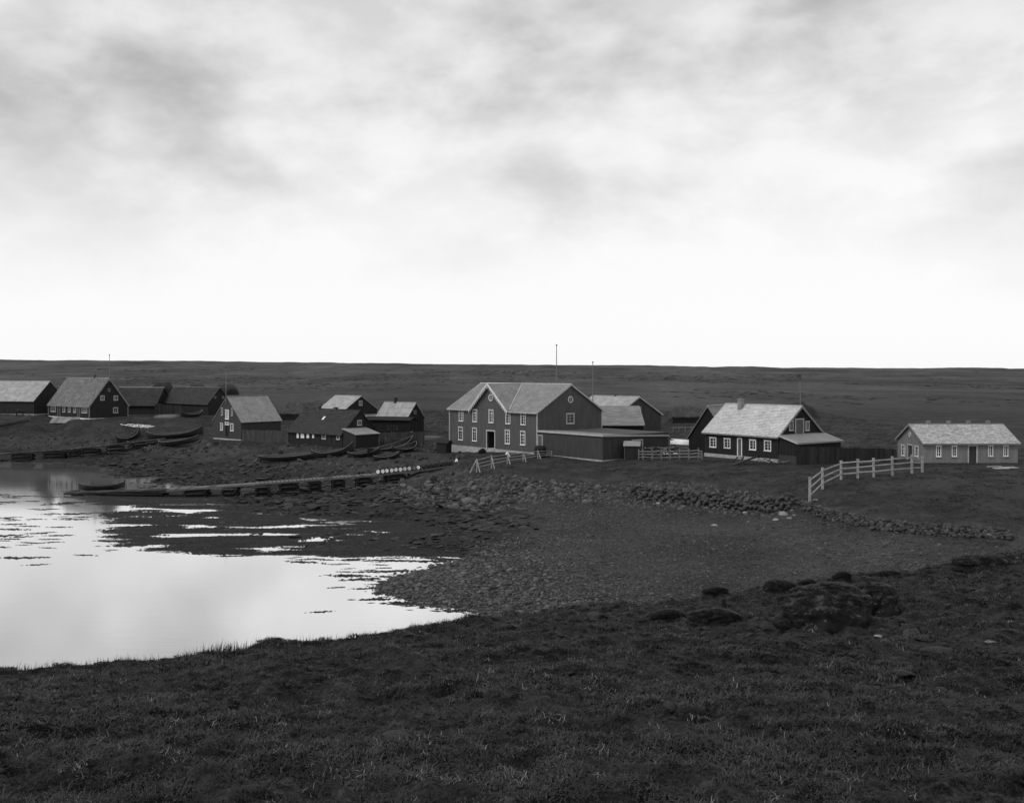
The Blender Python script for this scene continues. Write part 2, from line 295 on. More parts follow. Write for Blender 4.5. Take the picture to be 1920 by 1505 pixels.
def scatter(name, label, cat, pts, rot, scl, meshes, idx=None, parent=None):
    """uncountable stuff: mesh instances on a cloud of points"""
    n = len(pts); me = bpy.data.meshes.new(name); me.vertices.add(n); me.vertices.foreach_set('co', np.asarray(pts, np.float32).ravel())
    a = me.attributes.new('rot', 'FLOAT_VECTOR', 'POINT'); a.data.foreach_set('vector', np.asarray(rot, np.float32).ravel())
    a = me.attributes.new('scl', 'FLOAT_VECTOR', 'POINT'); a.data.foreach_set('vector', np.asarray(scl, np.float32).ravel())
    a = me.attributes.new('idx', 'INT', 'POINT'); a.data.foreach_set('value', np.asarray(RNG.integers(0, len(meshes), n) if idx is None else idx, np.int32))
    o = link(name, me, parent, 'stuff')
    if label: tag(o, label, cat)
    c = bpy.data.collections.new(name+'_kinds')
    for i, mm in enumerate(meshes): c.objects.link(bpy.data.objects.new('%s_kind_%02d' % (name, i), mm))
    g = bpy.data.node_groups.new(name, 'GeometryNodeTree')
    g.interface.new_socket('Geometry', in_out='INPUT', socket_type='NodeSocketGeometry'); g.interface.new_socket('Geometry', in_out='OUTPUT', socket_type='NodeSocketGeometry')
    A = g.nodes.new; gi = A('NodeGroupInput'); go = A('NodeGroupOutput'); ci = A('GeometryNodeCollectionInfo'); ip = A('GeometryNodeInstanceOnPoints')
    ci.inputs['Collection'].default_value = c; ci.inputs['Separate Children'].default_value = True; ci.inputs['Reset Children'].default_value = True
    def na(nm, t): q = A('GeometryNodeInputNamedAttribute'); q.data_type = t; q.inputs[0].default_value = nm; return q.outputs[0]
    er = A('FunctionNodeEulerToRotation'); L = g.links.new
    L(gi.outputs[0], ip.inputs['Points']); L(ci.outputs[0], ip.inputs['Instance']); ip.inputs['Pick Instance'].default_value = True
    L(na('idx', 'INT'), ip.inputs['Instance Index']); L(na('rot', 'FLOAT_VECTOR'), er.inputs[0]); L(er.outputs[0], ip.inputs['Rotation']); L(na('scl', 'FLOAT_VECTOR'), ip.inputs['Scale'])
    L(ip.outputs[0], go.inputs[0])
    md = o.modifiers.new('scatter', 'NODES'); md.node_group = g
    return o

# ------------------------------------------------------------------ ground sheet
APEX = -10.0
nr, nc = 820, 760
rr = np.geomspace(7.0, 3300, nr); aa = np.radians(np.linspace(-41, 41, nc))
Rg, Ag = np.meshgrid(rr, aa, indexing='ij'); GX = Rg*np.sin(Ag); GY = APEX+Rg*np.cos(Ag); GZ = height(GX, GY)
me = bpy.data.meshes.new('ground'); me.vertices.add(nr*nc); me.vertices.foreach_set('co', np.stack([GX, GY, GZ], -1).astype(np.float32).ravel())
i = np.arange(nr-1)[:, None]*nc+np.arange(nc-1)[None]; q = np.stack([i, i+1, i+nc+1, i+nc], -1).reshape(-1, 4)[:, ::-1]
me.loops.add(q.size); me.loops.foreach_set('vertex_index', q.ravel().astype(np.int32)); me.polygons.add(len(q))
me.polygons.foreach_set('loop_start', np.arange(0, q.size, 4, dtype=np.int32)); me.polygons.foreach_set('loop_total', np.full(len(q), 4, np.int32))
me.polygons.foreach_set('use_smooth', np.ones(len(q), bool)); me.update(calc_edges=True)
def zones(X, Y):
    R = tps(X, Y); F = fore(X, Y); w = sstep(172, 225, Y); bx = BX(Y); j = fbm(X*.25, Y*.25, 5, 4)
    fg = sstep(-.1, .35, F-R)*(Y < 75)
    gravel = sstep(-1.5, 2.0, X-bx+1.2*j)*(1-sstep(1.75, 2.3, R+.25*j))*(1-fg)*(1-w)
    weedz = (1-sstep(-1.5, 2.0, X-bx+1.2*j))*(1-sstep(.8, 1.7, R+.4*j))*(1-fg)*(1-w)
    rock = (1-gravel)*(1-weedz)*(1-fg)*(1-w)*(1-sstep(2.4, 3.0, R+.3*j))
    return fg, gravel, weedz, rock, w
fg, gv, wd, rk, w = zones(GX, GY)
ca = me.attributes.new('zone', 'FLOAT_COLOR', 'POINT'); ca.data.foreach_set('color', np.stack([gv, wd, rk, fg], -1).astype(np.float32).ravel())
pa_ = me.attributes.new('plain', 'FLOAT', 'POINT'); pa_.data.foreach_set('value', w.astype(np.float32).ravel())
def ground_mat():
    m = bpy.data.materials.new('ground_cover'); m.use_nodes = True; t = m.node_tree; b = t.nodes['Principled BSDF']; L = t.links.new
    b.inputs['Roughness'].default_value = .9; b.inputs['Specular IOR Level'].default_value = .15
    tc = t.nodes.new('ShaderNodeTexCoord'); at_ = t.nodes.new('ShaderNodeAttribute'); at_.attribute_name = 'zone'; sp = t.nodes.new('ShaderNodeSeparateColor'); L(at_.outputs['Color'], sp.inputs[0])
    def noise(sc, det=6, stretch=(1, 1, 1), lo=0., hi=1., rough=.62):
        mp = t.nodes.new('ShaderNodeMapping'); mp.inputs['Scale'].default_value = stretch; L(tc.outputs['Object'], mp.inputs[0])
        n = t.nodes.new('ShaderNodeTexNoise'); n.inputs['Scale'].default_value = sc; n.inputs['Detail'].default_value = det; n.inputs['Roughness'].default_value = rough; L(mp.outputs[0], n.inputs[0])
        r = t.nodes.new('ShaderNodeMapRange'); L(n.outputs[0], r.inputs[0]); r.inputs[1].default_value = .32; r.inputs[2].default_value = .68; r.inputs[3].default_value = lo; r.inputs[4].default_value = hi
        return r.outputs[0]
    def mth(op, a, b_):
        n = t.nodes.new('ShaderNodeMath'); n.operation = op
        for i, v in enumerate((a, b_)):
            if isinstance(v, (int, float)): n.inputs[i].default_value = v
            else: L(v, n.inputs[i])
        return n.outputs[0]
    def mix(f, a, b_):
        n = t.nodes.new('ShaderNodeMix'); n.data_type = 'FLOAT'
        for i, v in zip((0, 2, 3), (f, a, b_)):
            if isinstance(v, (int, float)): n.inputs[i].default_value = v
            else: L(v, n.inputs[i])
        return n.outputs[0]
    heath = mth('MULTIPLY', mth('MULTIPLY', mth('MULTIPLY', noise(.0045, 7, (1, .45, 1), .35, 1.65), noise(.03, 6, (1, .4, 1), .6, 1.4)), noise(.3, 6, (1, .8, 1), .65, 1.35)), .054)
    pl = t.nodes.new('ShaderNodeAttribute'); pl.attribute_name = 'plain'
    lawn = mth('MULTIPLY', mth('MULTIPLY', noise(.3, 6, (1, 1, 1), .55, 1.45), noise(3.0, 5, (1, 1, 1), .6, 1.4)), .036); heath = mix(pl.outputs['Fac'], lawn, heath)
    near = mth('MULTIPLY', mth('MULTIPLY', noise(.35, 6, (1, 1, 1), .5, 1.5), mth('MULTIPLY', noise(3.5, 6, (1, 1, 1), .4, 1.6), noise(22, 4, (1, 1, 1), .35, 1.65))), .023)
    vor = t.nodes.new('ShaderNodeTexVoronoi'); vor.inputs['Scale'].default_value = 11.0; L(tc.outputs['Object'], vor.inputs[0])
    bwv = t.nodes.new('ShaderNodeSeparateColor'); L(vor.outputs['Color'], bwv.inputs[0])
    peb = mth('MULTIPLY', mth('ADD', mth('MULTIPLY', bwv.outputs[0], .9), .55), .049)
    peb = mth('MULTIPLY', mth('MULTIPLY', peb, noise(.12, 5, (1, 1, 1), .6, 1.45)), noise(.9, 5, (1, 1, 1), .75, 1.25))
    weed = mth('MULTIPLY', mth('MULTIPLY', noise(.5, 6, (1, 1, 1), .5, 1.5), noise(5, 5, (1, 1, 1), .5, 1.5)), .026)
    rock = mth('MULTIPLY', mth('MULTIPLY', noise(.6, 6, (1, 1, 1), .5, 1.5), noise(4, 5, (1, 1, 1), .6, 1.5)), .047)
    v = mix(at_.outputs['Alpha'], heath, near); v = mix(sp.outputs[0], v, peb); v = mix(sp.outputs[1], v, weed); v = mix(sp.outputs[2], v, rock)
    L(v, b.inputs['Base Color'])
    h = mth('ADD', mth('ADD', noise(3, 6), mth('MULTIPLY', noise(16, 4), .3)), mth('MULTIPLY', vor.outputs['Distance'], -.8))
    bp = t.nodes.new('ShaderNodeBump'); bp.inputs['Strength'].default_value = .9; bp.inputs['Distance'].default_value = .10; L(h, bp.inputs['Height']); L(bp.outputs[0], b.inputs['Normal'])
    MATS['ground'] = m; return m
me.materials.append(ground_mat())
ground = link('ground', me, None, 'structure')
# water
def water():
    m = bpy.data.materials.new('water'); m.use_nodes = True; t = m.node_tree; b = t.nodes['Principled BSDF']; L = t.links.new
    b.inputs['Base Color'].default_value = (.79, .79, .79, 1); b.inputs['Metallic'].default_value = .9; b.inputs['Roughness'].default_value = .07
    tc = t.nodes.new('ShaderNodeTexCoord'); mp = t.nodes.new('ShaderNodeMapping'); mp.inputs['Scale'].default_value = (.25, 1.2, 1); L(tc.outputs['Object'], mp.inputs[0])
    n = t.nodes.new('ShaderNodeTexNoise'); n.inputs['Scale'].default_value = 1.6; n.inputs['Detail'].default_value = 4; L(mp.outputs[0], n.inputs[0])
    bp = t.nodes.new('ShaderNodeBump'); bp.inputs['Strength'].default_value = .10; bp.inputs['Distance'].default_value = .02; L(n.outputs[0], bp.inputs['Height']); L(bp.outputs[0], b.inputs['Normal'])
    MATS['water'] = m
water()
MB().add([(-700, -20, 0), (40, -20, 0), (40, 178, 0), (-700, 178, 0)], [(0, 1, 2, 3)]).build('water', 'water', None, kind='structure')

# ------------------------------------------------------------------ houses
def bool_cut(o, cut):
    if not cut.v: return
    m = bpy.data.meshes.new('cut'); m.from_pydata(cut.v, [], cut.f)
    b = bmesh.new(); b.from_mesh(m); bmesh.ops.recalc_face_normals(b, faces=b.faces); b.to_mesh(m); b.free()
    c = bpy.data.objects.new('cut', m); COL.objects.link(c); par = o.parent; o.parent = None
    md = o.modifiers.new('cut', 'BOOLEAN'); md.operation = 'DIFFERENCE'; md.object = c; md.solver = 'EXACT'
    dg = bpy.context.evaluated_depsgraph_get(); dg.update(); ev = bpy.data.meshes.new_from_object(o.evaluated_get(dg))
    old = o.data; ev.name = old.name; mats = list(old.materials); o.modifiers.clear(); o.data = ev
    if not ev.materials:
        for mm in mats: ev.materials.append(mm)
    bpy.data.objects.remove(c); bpy.data.meshes.remove(old); bpy.data.meshes.remove(m); o.parent = par
def shingles(p0, ex, ey, lx, ly, row=.22, wid=.2, t=.03, inside=None, jit=.35):
    """one mesh of overlapping shingles on the plane p0 + a*ex + b*ey"""
    mb = MB(); ex, ey = Vector(ex), Vector(ey); nz = ex.cross(ey).normalized(); p0 = Vector(p0)
    n = max(1, int(round(ly/row))); row = ly/n
    for k in range(n):
        a = -random.random()*wid
        while a < lx:
            w_ = wid*random.uniform(1-jit, 1+jit); a0, a1 = max(a, 0), min(a+w_-.012, lx); a += w_
            if a1-a0 < .03: continue
            b0, b1 = k*row-.02, (k+1)*row+.02
            if inside and not inside((a0+a1)/2, (b0+b1)/2): continue
            tt = t*random.uniform(.7, 1.5); b0 -= random.uniform(0, .025)
            A = p0+ex*a0+ey*b0; B = p0+ex*a1+ey*b0; C = p0+ex*a1+ey*b1; D = p0+ex*a0+ey*b1
            mb.add([A+nz*.004, B+nz*.004, A+nz*tt, B+nz*tt, C+nz*.006, D+nz*.006], [(0, 1, 3, 2), (2, 3, 4, 5), (1, 4, 3), (0, 2, 5)])
    return mb
class House: pass
def house(name, label, near, ux, L, W, ze, zr, zb, wall='wall_dark', roof='roof_dark', side='R', found=None, fh=.5, trim=None, batten=.3, bat_t=.03, bmat=None, oe=.25, og=.2, row=.25, wid=.22, cat='house',
          ridge_trim=None, sh_t=.03, corner=False, group=None, boards=False):
    """near: photo column and depth of the near corner of the long front; ux: direction of the front, left to right; ze, zr, zb: eave, ridge, base heights"""
    H = House(); u = Vector((ux[0], ux[1], 0)).normalized(); v = Vector((-u.y, u.x, 0))
    P0 = Vector(((near[0]-CX)*near[1]/FPX, near[1], 0)); O = P0 if side == 'L' else P0-u*L
    O.z = zb; H.L, H.W, H.u, H.v, H.O = L, W, u, v, O
    H.e, H.r = ze-zb, zr-zb
    H.root = thing(name, label, cat, O, math.atan2(u.y, u.x), group)
    c = Vector((0, 0, EYE))-O; H.cam = Vector((c.dot(u), c.dot(v), c.z)); H.cut = MB(); H.holes = {'front': [], 'right': [], 'left': [], 'back': []}; H.trim = trim or 'trim'; H.spec = dict(locals())
    return H
def facept(H, face, px, py):
    r = Vector(((px-CX)/FPX, 1, (HY-py)/FPX)); d = Vector((r.dot(H.u), r.dot(H.v), r.z)); c = H.cam
    if face == 'front': k = (getattr(H, 'fy', 0)-c.y)/d.y; return c.x+d.x*k, c.z+d.z*k
    k = ((H.L if face == 'right' else 0)-c.x)/d.x; return c.y+d.y*k, c.z+d.z*k
def fp(H, face, s, n, z):
    return {'front': (s, -n, z), 'right': (H.L+n, s, z), 'left': (-n, s, z), 'back': (s, H.W+n, z)}[face]
def rect(H, face, r):
    x0, y0, x1, y1 = r; xm, ym = (x0+x1)/2, (y0+y1)/2
    a, b = sorted((facept(H, face, x0, ym)[0], facept(H, face, x1, ym)[0])); z1, z0 = facept(H, face, xm, y0)[1], facept(H, face, xm, y1)[1]
    return a, b, z0, z1
def window(H, face, r, nx=2, ny=3, name='window', trim=None, fw=None, transom=None, glass='glass'):
    a, b, z0, z1 = rect(H, face, r); w_, h_ = b-a, z1-z0; fw = fw or min(.11, w_*.17); tr = trim or H.trim
    H.holes[face].append((a, b, z0, z1)); H.cut.box(fp(H, face, a+fw*.6, .3, z0+fw*.6), fp(H, face, b-fw*.6, -.09, z1-fw*.6))
    m = MB(); T = .045
    for (s0, s1, q0, q1) in ((a, a+fw, z0, z1), (b-fw, b, z0, z1), (a+fw, b-fw, z1-fw, z1), (a+fw, b-fw, z0, z0+fw)): m.box(fp(H, face, s0, -.03, q0), fp(H, face, s1, T, q1))
    m.box(fp(H, face, a-.04, T, z1-.01), fp(H, face, b+.04, T+.04, z1+.05)); m.box(fp(H, face, a-.03, T, z0-.03), fp(H, face, b+.03, T+.05, z0+.03))
    o = m.build(name, tr, H.root)
    if glass == 'glass' and random.random() < .35: glass = 'glass_pale'
    MB().box(fp(H, face, a+fw*.62, -.082, z0+fw*.62), fp(H, face, b-fw*.62, -.07, z1-fw*.62)).build('pane', glass, o)
    m = MB(); t2 = .018
    for k in range(1, nx):
        s = a+fw+(w_-2*fw)*k/nx; ww = t2*1.8 if nx == 2 else t2; m.box(fp(H, face, s-ww, -.066, z0+fw), fp(H, face, s+ww, -.02, z1-fw))
    for k in range(1, ny):
        q = z0+fw+(h_-2*fw)*k/ny
        if transom and k == transom: m.box(fp(H, face, a+fw, -.064, q-.04), fp(H, face, b-fw, .0, q+.04))
        else: m.box(fp(H, face, a+fw, -.062, q-t2*.8), fp(H, face, b-fw, -.025, q+t2*.8))
    if m.v: m.build('glazing_bars', tr, o)
    return o
def door(H, face, r, leaf='door_grey', trim=None, fw=None, open_=False, sill=True):
    a, b, z0, z1 = rect(H, face, r); fw = fw or min(.12, (b-a)*.16); tr = trim or H.trim
    H.holes[face].append((a, b, z0, z1)); H.cut.box(fp(H, face, a+fw*.6, .3, z0+.01), fp(H, face, b-fw*.6, -1.8 if open_ else -.10, z1-fw*.6))
    m = MB()
    for (s0, s1, q0, q1) in ((a, a+fw, z0, z1), (b-fw, b, z0, z1), (a+fw, b-fw, z1-fw, z1)): m.box(fp(H, face, s0, -.05, q0), fp(H, face, s1, .05, q1))
    if sill and not open_: m.box(fp(H, face, a, -.05, z0-.05), fp(H, face, b, .07, z0))
    o = m.build('door', tr, H.root)
    if open_:
        MB().box(fp(H, face, a+fw*.7, -.3, z0+.02), fp(H, face, a+fw*.7+.06, -1.3, z1-fw)).build('door_leaf', leaf, o)
    else:
        n = max(2, int((b-a)/.18)); l = MB()
        for k in range(n):
            s0 = a+fw*.62+(b-a-1.24*fw)*k/n; s1 = a+fw*.62+(b-a-1.24*fw)*(k+1)/n-.008; l.box(fp(H, face, s0, -.094, z0+.02), fp(H, face, s1, -.05-.006*(k % 2), z1-fw*.62))
        l.build('door_leaf', leaf, o)
        MB().box(fp(H, face, b-fw-.12, -.05, (z0+z1)/2-.03), fp(H, face, b-fw-.08, -.005, (z0+z1)/2+.03)).build('handle', 'hoop', o)
    return o
def round_window(H, face, px, py, rp, trim=None):
    s, z = facept(H, face, px, py); s2, z2 = facept(H, face, px, py-rp); R = z2-z
    ax = {'front': (0, -1, 0), 'right': (1, 0, 0), 'left': (-1, 0, 0)}[face]; yo = getattr(H, 'fy', 0) if face == 'front' else 0
    c = Vector(fp(H, face, s, .005, z))+Vector((0, yo, 0))
    o = MB().ring(c, ax, (0, 0, 1), R*.72, R, .07).build('round_window', trim or H.trim, H.root)
    n = 20; sd = Vector(ax).cross(Vector((0, 0, 1))); cc = c+Vector(ax)*.012
    MB().prism([cc+(sd*math.cos(2*math.pi*k/n)+Vector((0, 0, 1))*math.sin(2*math.pi*k/n))*R*.74 for k in range(n)], Vector(ax)*.012).build('pane', 'glass', o)
    b = MB(); c2 = c+Vector(ax)*.04; b.beam(c2-sd*R*.73, c2+sd*R*.73, .035, .035); b.beam(c2+Vector((0, 0, -R*.73)), c2+Vector((0, 0, R*.73)), .035, .035, up=sd); b.build('glazing_bars', trim or H.trim, o)
    H.holes[face].append((s-R, s+R, z-R, z+R))
def chimney(H, px0, px1, pyt, m='brick', w=None, along=None):
    """a stack on the ridge whose photo columns are px0..px1 and whose top is at row pyt"""
    r = Vector((((px0+px1)/2-CX)/FPX, 1, (HY-pyt)/FPX)); d = Vector((r.dot(H.u), r.dot(H.v), r.z)); yr = H.W/2 if along is None else along; k = (yr-H.cam.y)/d.y
    x, z = H.cam.x+d.x*k, H.cam.z+d.z*k; D = (H.cam+d*k-H.cam).length; w_ = w or max(.3, (px1-px0)*D/FPX*.78)
    zt = H.r-abs(yr-H.W/2)*2*(H.r-H.e)/H.W
    b = MB().box((x-w_/2, yr-w_/2, zt-.5), (x+w_/2, yr+w_/2, z-.09)); b.box((x-w_/2-.04, yr-w_/2-.04, z-.09), (x+w_/2+.04, yr+w_/2+.04, z)); b.box((x-w_*.25, yr-w_*.25, z), (x+w_*.25, yr+w_*.25, z+.06))
    return b.build('chimney', m, H.roof)
def finish(H, cross=None, skip_shingles=False, back=True):
    S = H.spec; L, W, e, r = H.L, H.W, H.e, H.r; th = .08
    wl = MB().prism([(0, 0, 0), (0, W, 0), (0, W, e), (0, W/2, r-.02), (0, 0, e)], (L, 0, 0)).build('wall', S['wall'], H.root)
    bool_cut(wl, H.cut)
    fm = S['found']
    if fm: MB().box((-.03, -.05, -2.2), (L+.05, W+.03, S['fh'])).build('foundation', fm, H.root)
    else: MB().box((.03, .03, -2.0), (L-.03, W-.03, .02)).build('foundation', 'stone', H.root)
    # vertical cladding battens, broken where doors and windows are
    bt = S['batten']
    if bt:
        cb = MB()
        for face, n_ in (('front', L), ('right', W), ('left', W)):
            k = int(n_/bt)
            for j in range(1, k):
                s = n_*j/k
                top = e-.02
                if face != 'front': top = e+(r-e)*(1-abs(s-W/2)/(W/2))-.05
                if face == 'front' and cross and cross[0] < s < cross[1]: pass
                z = S['fh'] if fm else .02; cuts = sorted((h[2], h[3]) for h in H.holes[face] if h[0]-.06 < s < h[1]+.06)
                for q0, q1 in cuts+[(top, top)]:
                    if q0-z > .05: cb.box(fp(H, face, s-.028, -.004, z), fp(H, face, s+.028, S['bat_t'], min(q0, top)))
                    z = max(z, q1)
        cb.build('cladding', S['bmat'] or S['wall'], H.root, kind='stuff')
    if S['corner']:
        for x in (0, L): MB().box((x-.07, -.06, S['fh']), (x+.07, .06, e-.02)).build('corner_board', H.trim, H.root)
        MB().box((L-.06, W-.07, S['fh']), (L+.06, W+.06, e-.02)).build('corner_board', H.trim, H.root)
    oe, og = S['oe'], S['og']; sl = (r-e)/(W/2); rb = MB()
    for sgn in (0, 1):
        f = (lambda x, y, z: (x, y, z)) if sgn == 0 else (lambda x, y, z: (x, W-y, z))
        rb.prism([f(-og, -oe, e-oe*sl), f(-og, W/2, r), f(-og, W/2, r+th*1.2), f(-og, -oe, e-oe*sl+th)], (L+2*og, 0, 0))
    H.roof = rb.build('roof', S['roof'], H.root)
    if cross: bool_cut(H.roof, MB().box((cross[0], -1, e-1.2), (cross[1], .0, e+.6)))
    if not skip_shingles:
        ey = Vector((0, W/2+oe, (r-e)+oe*sl)); ly = ey.length; ey.normalize()
        sm = shingles((-og, -oe, e-oe*sl+th+.005), (1, 0, 0), ey, L+2*og, ly, S['row'], S['wid'], S['sh_t'], inside=(lambda a, b: not (cross[0] < a-og < cross[1] and b < 1.0)) if cross else None)
        ey2 = Vector((0, -ey.y, ey.z)); s2 = shingles((L+og, W+oe, e-oe*sl+th+.005), (-1, 0, 0), ey2, L+2*og, ly, S['row']*2, S['wid']*2.5, S['sh_t'])
        sm.build('shingles', S['roof'], H.roof, kind='stuff', fix=False); s2.build('shingles', S['roof'], H.roof, kind='stuff', fix=False)
    MB().box((-og-.01, W/2-.09, r+th*1.1), (L+og+.01, W/2+.09, r+th*1.1+.07)).build('ridge_board', S['ridge_trim'] or H.trim, H.roof)
    if S['trim']:
        for x in (-og-.02, L+og+.02):
            for sgn in (0, 1):
                y0, y1 = (-oe, W/2) if sgn == 0 else (W+oe, W/2)
                MB().beam((x, y0, e-oe*sl), (x, y1, r), .045, .2).build('bargeboard', H.trim, H.roof)
        for x0, x1 in (((-og, cross[0]-.2), (cross[1]+.2, L+og)) if cross else ((-og, L+og),)): MB().box((x0, -oe-.03, e-oe*sl-.06), (x1, -oe, e-oe*sl+th)).build('eave_board', H.trim, H.roof)
    return H
# the warehouse in the middle
U1 = (.63, -.777)
H = house('warehouse', 'large two-storey dark boarded warehouse with white windows and central front gable', (1007, 118), U1, 18.55, 11.04, 8.40, 11.70, 3.05, wall='wall_main', roof='roof_slate', found='foundation', fh=.32,
          trim='trim_dull', batten=.26, bat_t=.012, row=.3, wid=.35, sh_t=.012, corner=True, cat='warehouse', ridge_trim='trim', og=.22, oe=.3)
for r_ in ((860.6,768.1,868.9,789.6),(886.3,767.6,894.9,791),(916.6,768,925.4,792.7),(948.3,770.8,957.1,794.7),(976.6,773.7,985.7,796.6),(859.7,800.3,868.3,825),(885.8,801.9,894.4,826.9),(947,805.9,956.2,832.2),(975.9,808,985.2,834.3)):
    window(H, 'front', r_, 2, 4, transom=3, trim='trim', fw=.11)
door(H, 'front', (911.7,805.9,928.9,851.0), leaf='door_dark', trim='trim_dull', open_=True, fw=.17)
window(H, 'right', (1061.3,774.5,1076.9,794.7), 2, 3, trim='trim_dull', fw=.17)
round_window(H, 'front', 920.6, 745.3, 6.6, 'trim'); round_window(H, 'right', 1069.4, 748.8, 6.4, 'trim')
e_, r_, W_ = H.e, H.r, H.W
XL, XR = 5.15, 12.92; XM = (XL+XR)/2
finish(H, cross=(XL, XR))
MB().prism([(XL, 0, e_-.02), (XM, 0, r_-.05), (XR, 0, e_-.02)], (0, .3, 0)).build('gable_wall', 'wall_main', H.root)
cb = MB()
for k in range(1, 30):
    s = XL+(XR-XL)*k/30; top = e_+(r_-e_)*(1-abs(s-XM)/(XR-XM))-.06; z = e_-.02
    for q0, q1 in sorted((h[2], h[3]) for h in H.holes['front'] if h[2] > e_-.2 and h[0]-.05 < s < h[1]+.05)+[(top, top)]:
        if min(q0, top)-z > .05: cb.box((s-.028, .004, z), (s+.028, -.012, min(q0, top)))
        z = max(z, q1)
cb.build('cladding', 'wall_main', H.root, kind='stuff')
yf = -.42; yb = W_/2
cr = MB(); sl_ = (r_-e_)/(XM-XL)
for sg in (-1, 1):
    xf = XL-.25 if sg < 0 else XR+.25; zf = e_-.25*sl_
    a, b, c_ = Vector((XM, yf, r_+.10)), Vector((XM, yb, r_+.10)), Vector((xf, yf, zf+.10))
    # the slope runs back to the main roof along the valley
    sm_ = (r_-e_)/(W_/2); yv = (zf-e_)/sm_
    d_ = Vector((xf, max(yv, yf+.01), zf+.10))
    dn = Vector((0, 0, -.09)); cr.add([a, b, d_, c_, a+dn, b+dn, d_+dn, c_+dn], [(0, 1, 2, 3), (7, 6, 5, 4), (0, 3, 7, 4), (3, 2, 6, 7), (2, 1, 5, 6), (1, 0, 4, 5)])
cro = cr.build('cross_roof', 'roof_slate', H.root)
for sg in (-1, 1):
    xf = XL-.25 if sg < 0 else XR+.25; zf = e_-.25*sl_
    up = Vector((XM-xf, 0, r_-zf)); ly = up.length; up.normalize()
    if sg > 0: p0, ex = Vector((xf, yf, zf+.105)), Vector((0, 1, 0))
    else: p0, ex = Vector((xf, yb, zf+.105)), Vector((0, -1, 0))
    ins = (lambda a, b, ly=ly: a < (yb-yf)*(b/ly)+.5) if sg > 0 else (lambda a, b, ly=ly: (yb-yf)-a < (yb-yf)*(b/ly)+.5)
    shingles(p0, ex, up, yb-yf, ly, .3, .35, .012, inside=ins).build('shingles', 'roof_slate', cro, kind='stuff', fix=False)
    MB().beam((xf, yf-.02, zf+.02), (XM, yf-.02, r_+.06), .05, .24).build('bargeboard', 'trim', cro)
    tm = MB(); n = 13
    for k in range(n):
        t0, t1 = (k+.12)/n, (k+.88)/n; A = Vector((xf+(XM-xf)*t0, yf-.03, zf+(r_-zf)*t0-.12)); B = Vector((xf+(XM-xf)*t1, yf-.03, zf+(r_-zf)*t1-.12)); M_ = (A+B)/2+Vector((0, 0, -.34))
        tm.prism([A, B, M_+(B-A)*.18, M_-(B-A)*.18], (0, .03, 0))
    tm.build('scalloped_trim', 'trim_dull', cro)
MB().beam((XR+.3, -.1, e_+.13), (XM+.02, yb, r_+.16), .12, .05).build('valley_flashing', 'trim_dull', cro)
MB().box((XM-.08, yf, r_+.09), (XM+.08, yb, r_+.16)).build('ridge_board', 'trim', cro)
WH = H
# low annex in front of the gable: same width, nearly flat roof
A = House(); A.u = WH.u; A.v = WH.v; A.L = 11.4; A.W = 11.0
A.O = WH.O+WH.u*(WH.L+.06); A.O.z = 3.05; A.root = thing('annex_shed', 'low flat-roofed boarded annex joined to the right gable of the warehouse', 'shed', A.O, math.atan2(A.u.y, A.u.x)); A.trim = 'trim_dull'
c = Vector((0, 0, EYE))-A.O; A.cam = Vector((c.dot(A.u), c.dot(A.v), c.z)); A.cut = MB(); A.holes = {'front': [], 'right': [], 'left': [], 'back': []}
door(A, 'front', (1008.2,815,1017.9,852), leaf='door_grey', trim='trim_dull')
door(A, 'right', (1184,823.4,1205.3,862), leaf='wall_annex', trim='trim_dull', fw=.16)
ah = 3.0
wl = MB().prism([(0, 0, .18), (A.L, 0, .18), (A.L, 0, ah), (0, 0, ah+.02)], (0, A.W, 0)).build('wall', 'wall_annex', A.root); bool_cut(wl, A.cut)
MB().box((.02, -.04, -2), (A.L+.04, A.W, .22)).build('foundation', 'foundation', A.root)
cb = MB()
for face, n_ in (('front', A.L), ('right', A.W)):
    k = int(n_/.2)
    for j in range(1, k):
        s = n_*j/k; z = .22
        for q0, q1 in sorted((h[2], h[3]) for h in A.holes[face] if h[0]-.06 < s < h[1]+.06)+[(ah-.03, ah-.03)]:
            if q0-z > .05: cb.box(fp(A, face, s-.03, -.004, z), fp(A, face, s+.03, .028, min(q0, ah-.03)))
            z = max(z, q1)
cb.build('cladding', 'wall_annex', A.root, kind='stuff')
rf = MB().prism([(0, -.12, ah+.02), (A.L+.15, -.12, ah+.0), (A.L+.15, -.12, ah+.08), (0, -.12, ah+.10)], (0, A.W+.2, -.42)).build('roof', 'roof_board', A.root)
for k in range(24): MB().beam((.1, .2+k*.455, ah+.11-.0175*k), (A.L+.1, .2+k*.455, ah+.09-.0175*k), .42, .03).build('roof_board', 'roof_board', rf)
MB().box((0, -.16, ah-.1), (A.L+.19, -.12, ah+.1)).build('eave_board', 'trim_dull', rf); MB().prism([(A.L+.15, -.12, ah-.1), (A.L+.19, -.12, ah-.1), (A.L+.19, -.12, ah+.1), (A.L+.15, -.12, ah+.1)], (0, A.W+.2, -.42)).build('eave_board', 'trim_dull', rf)
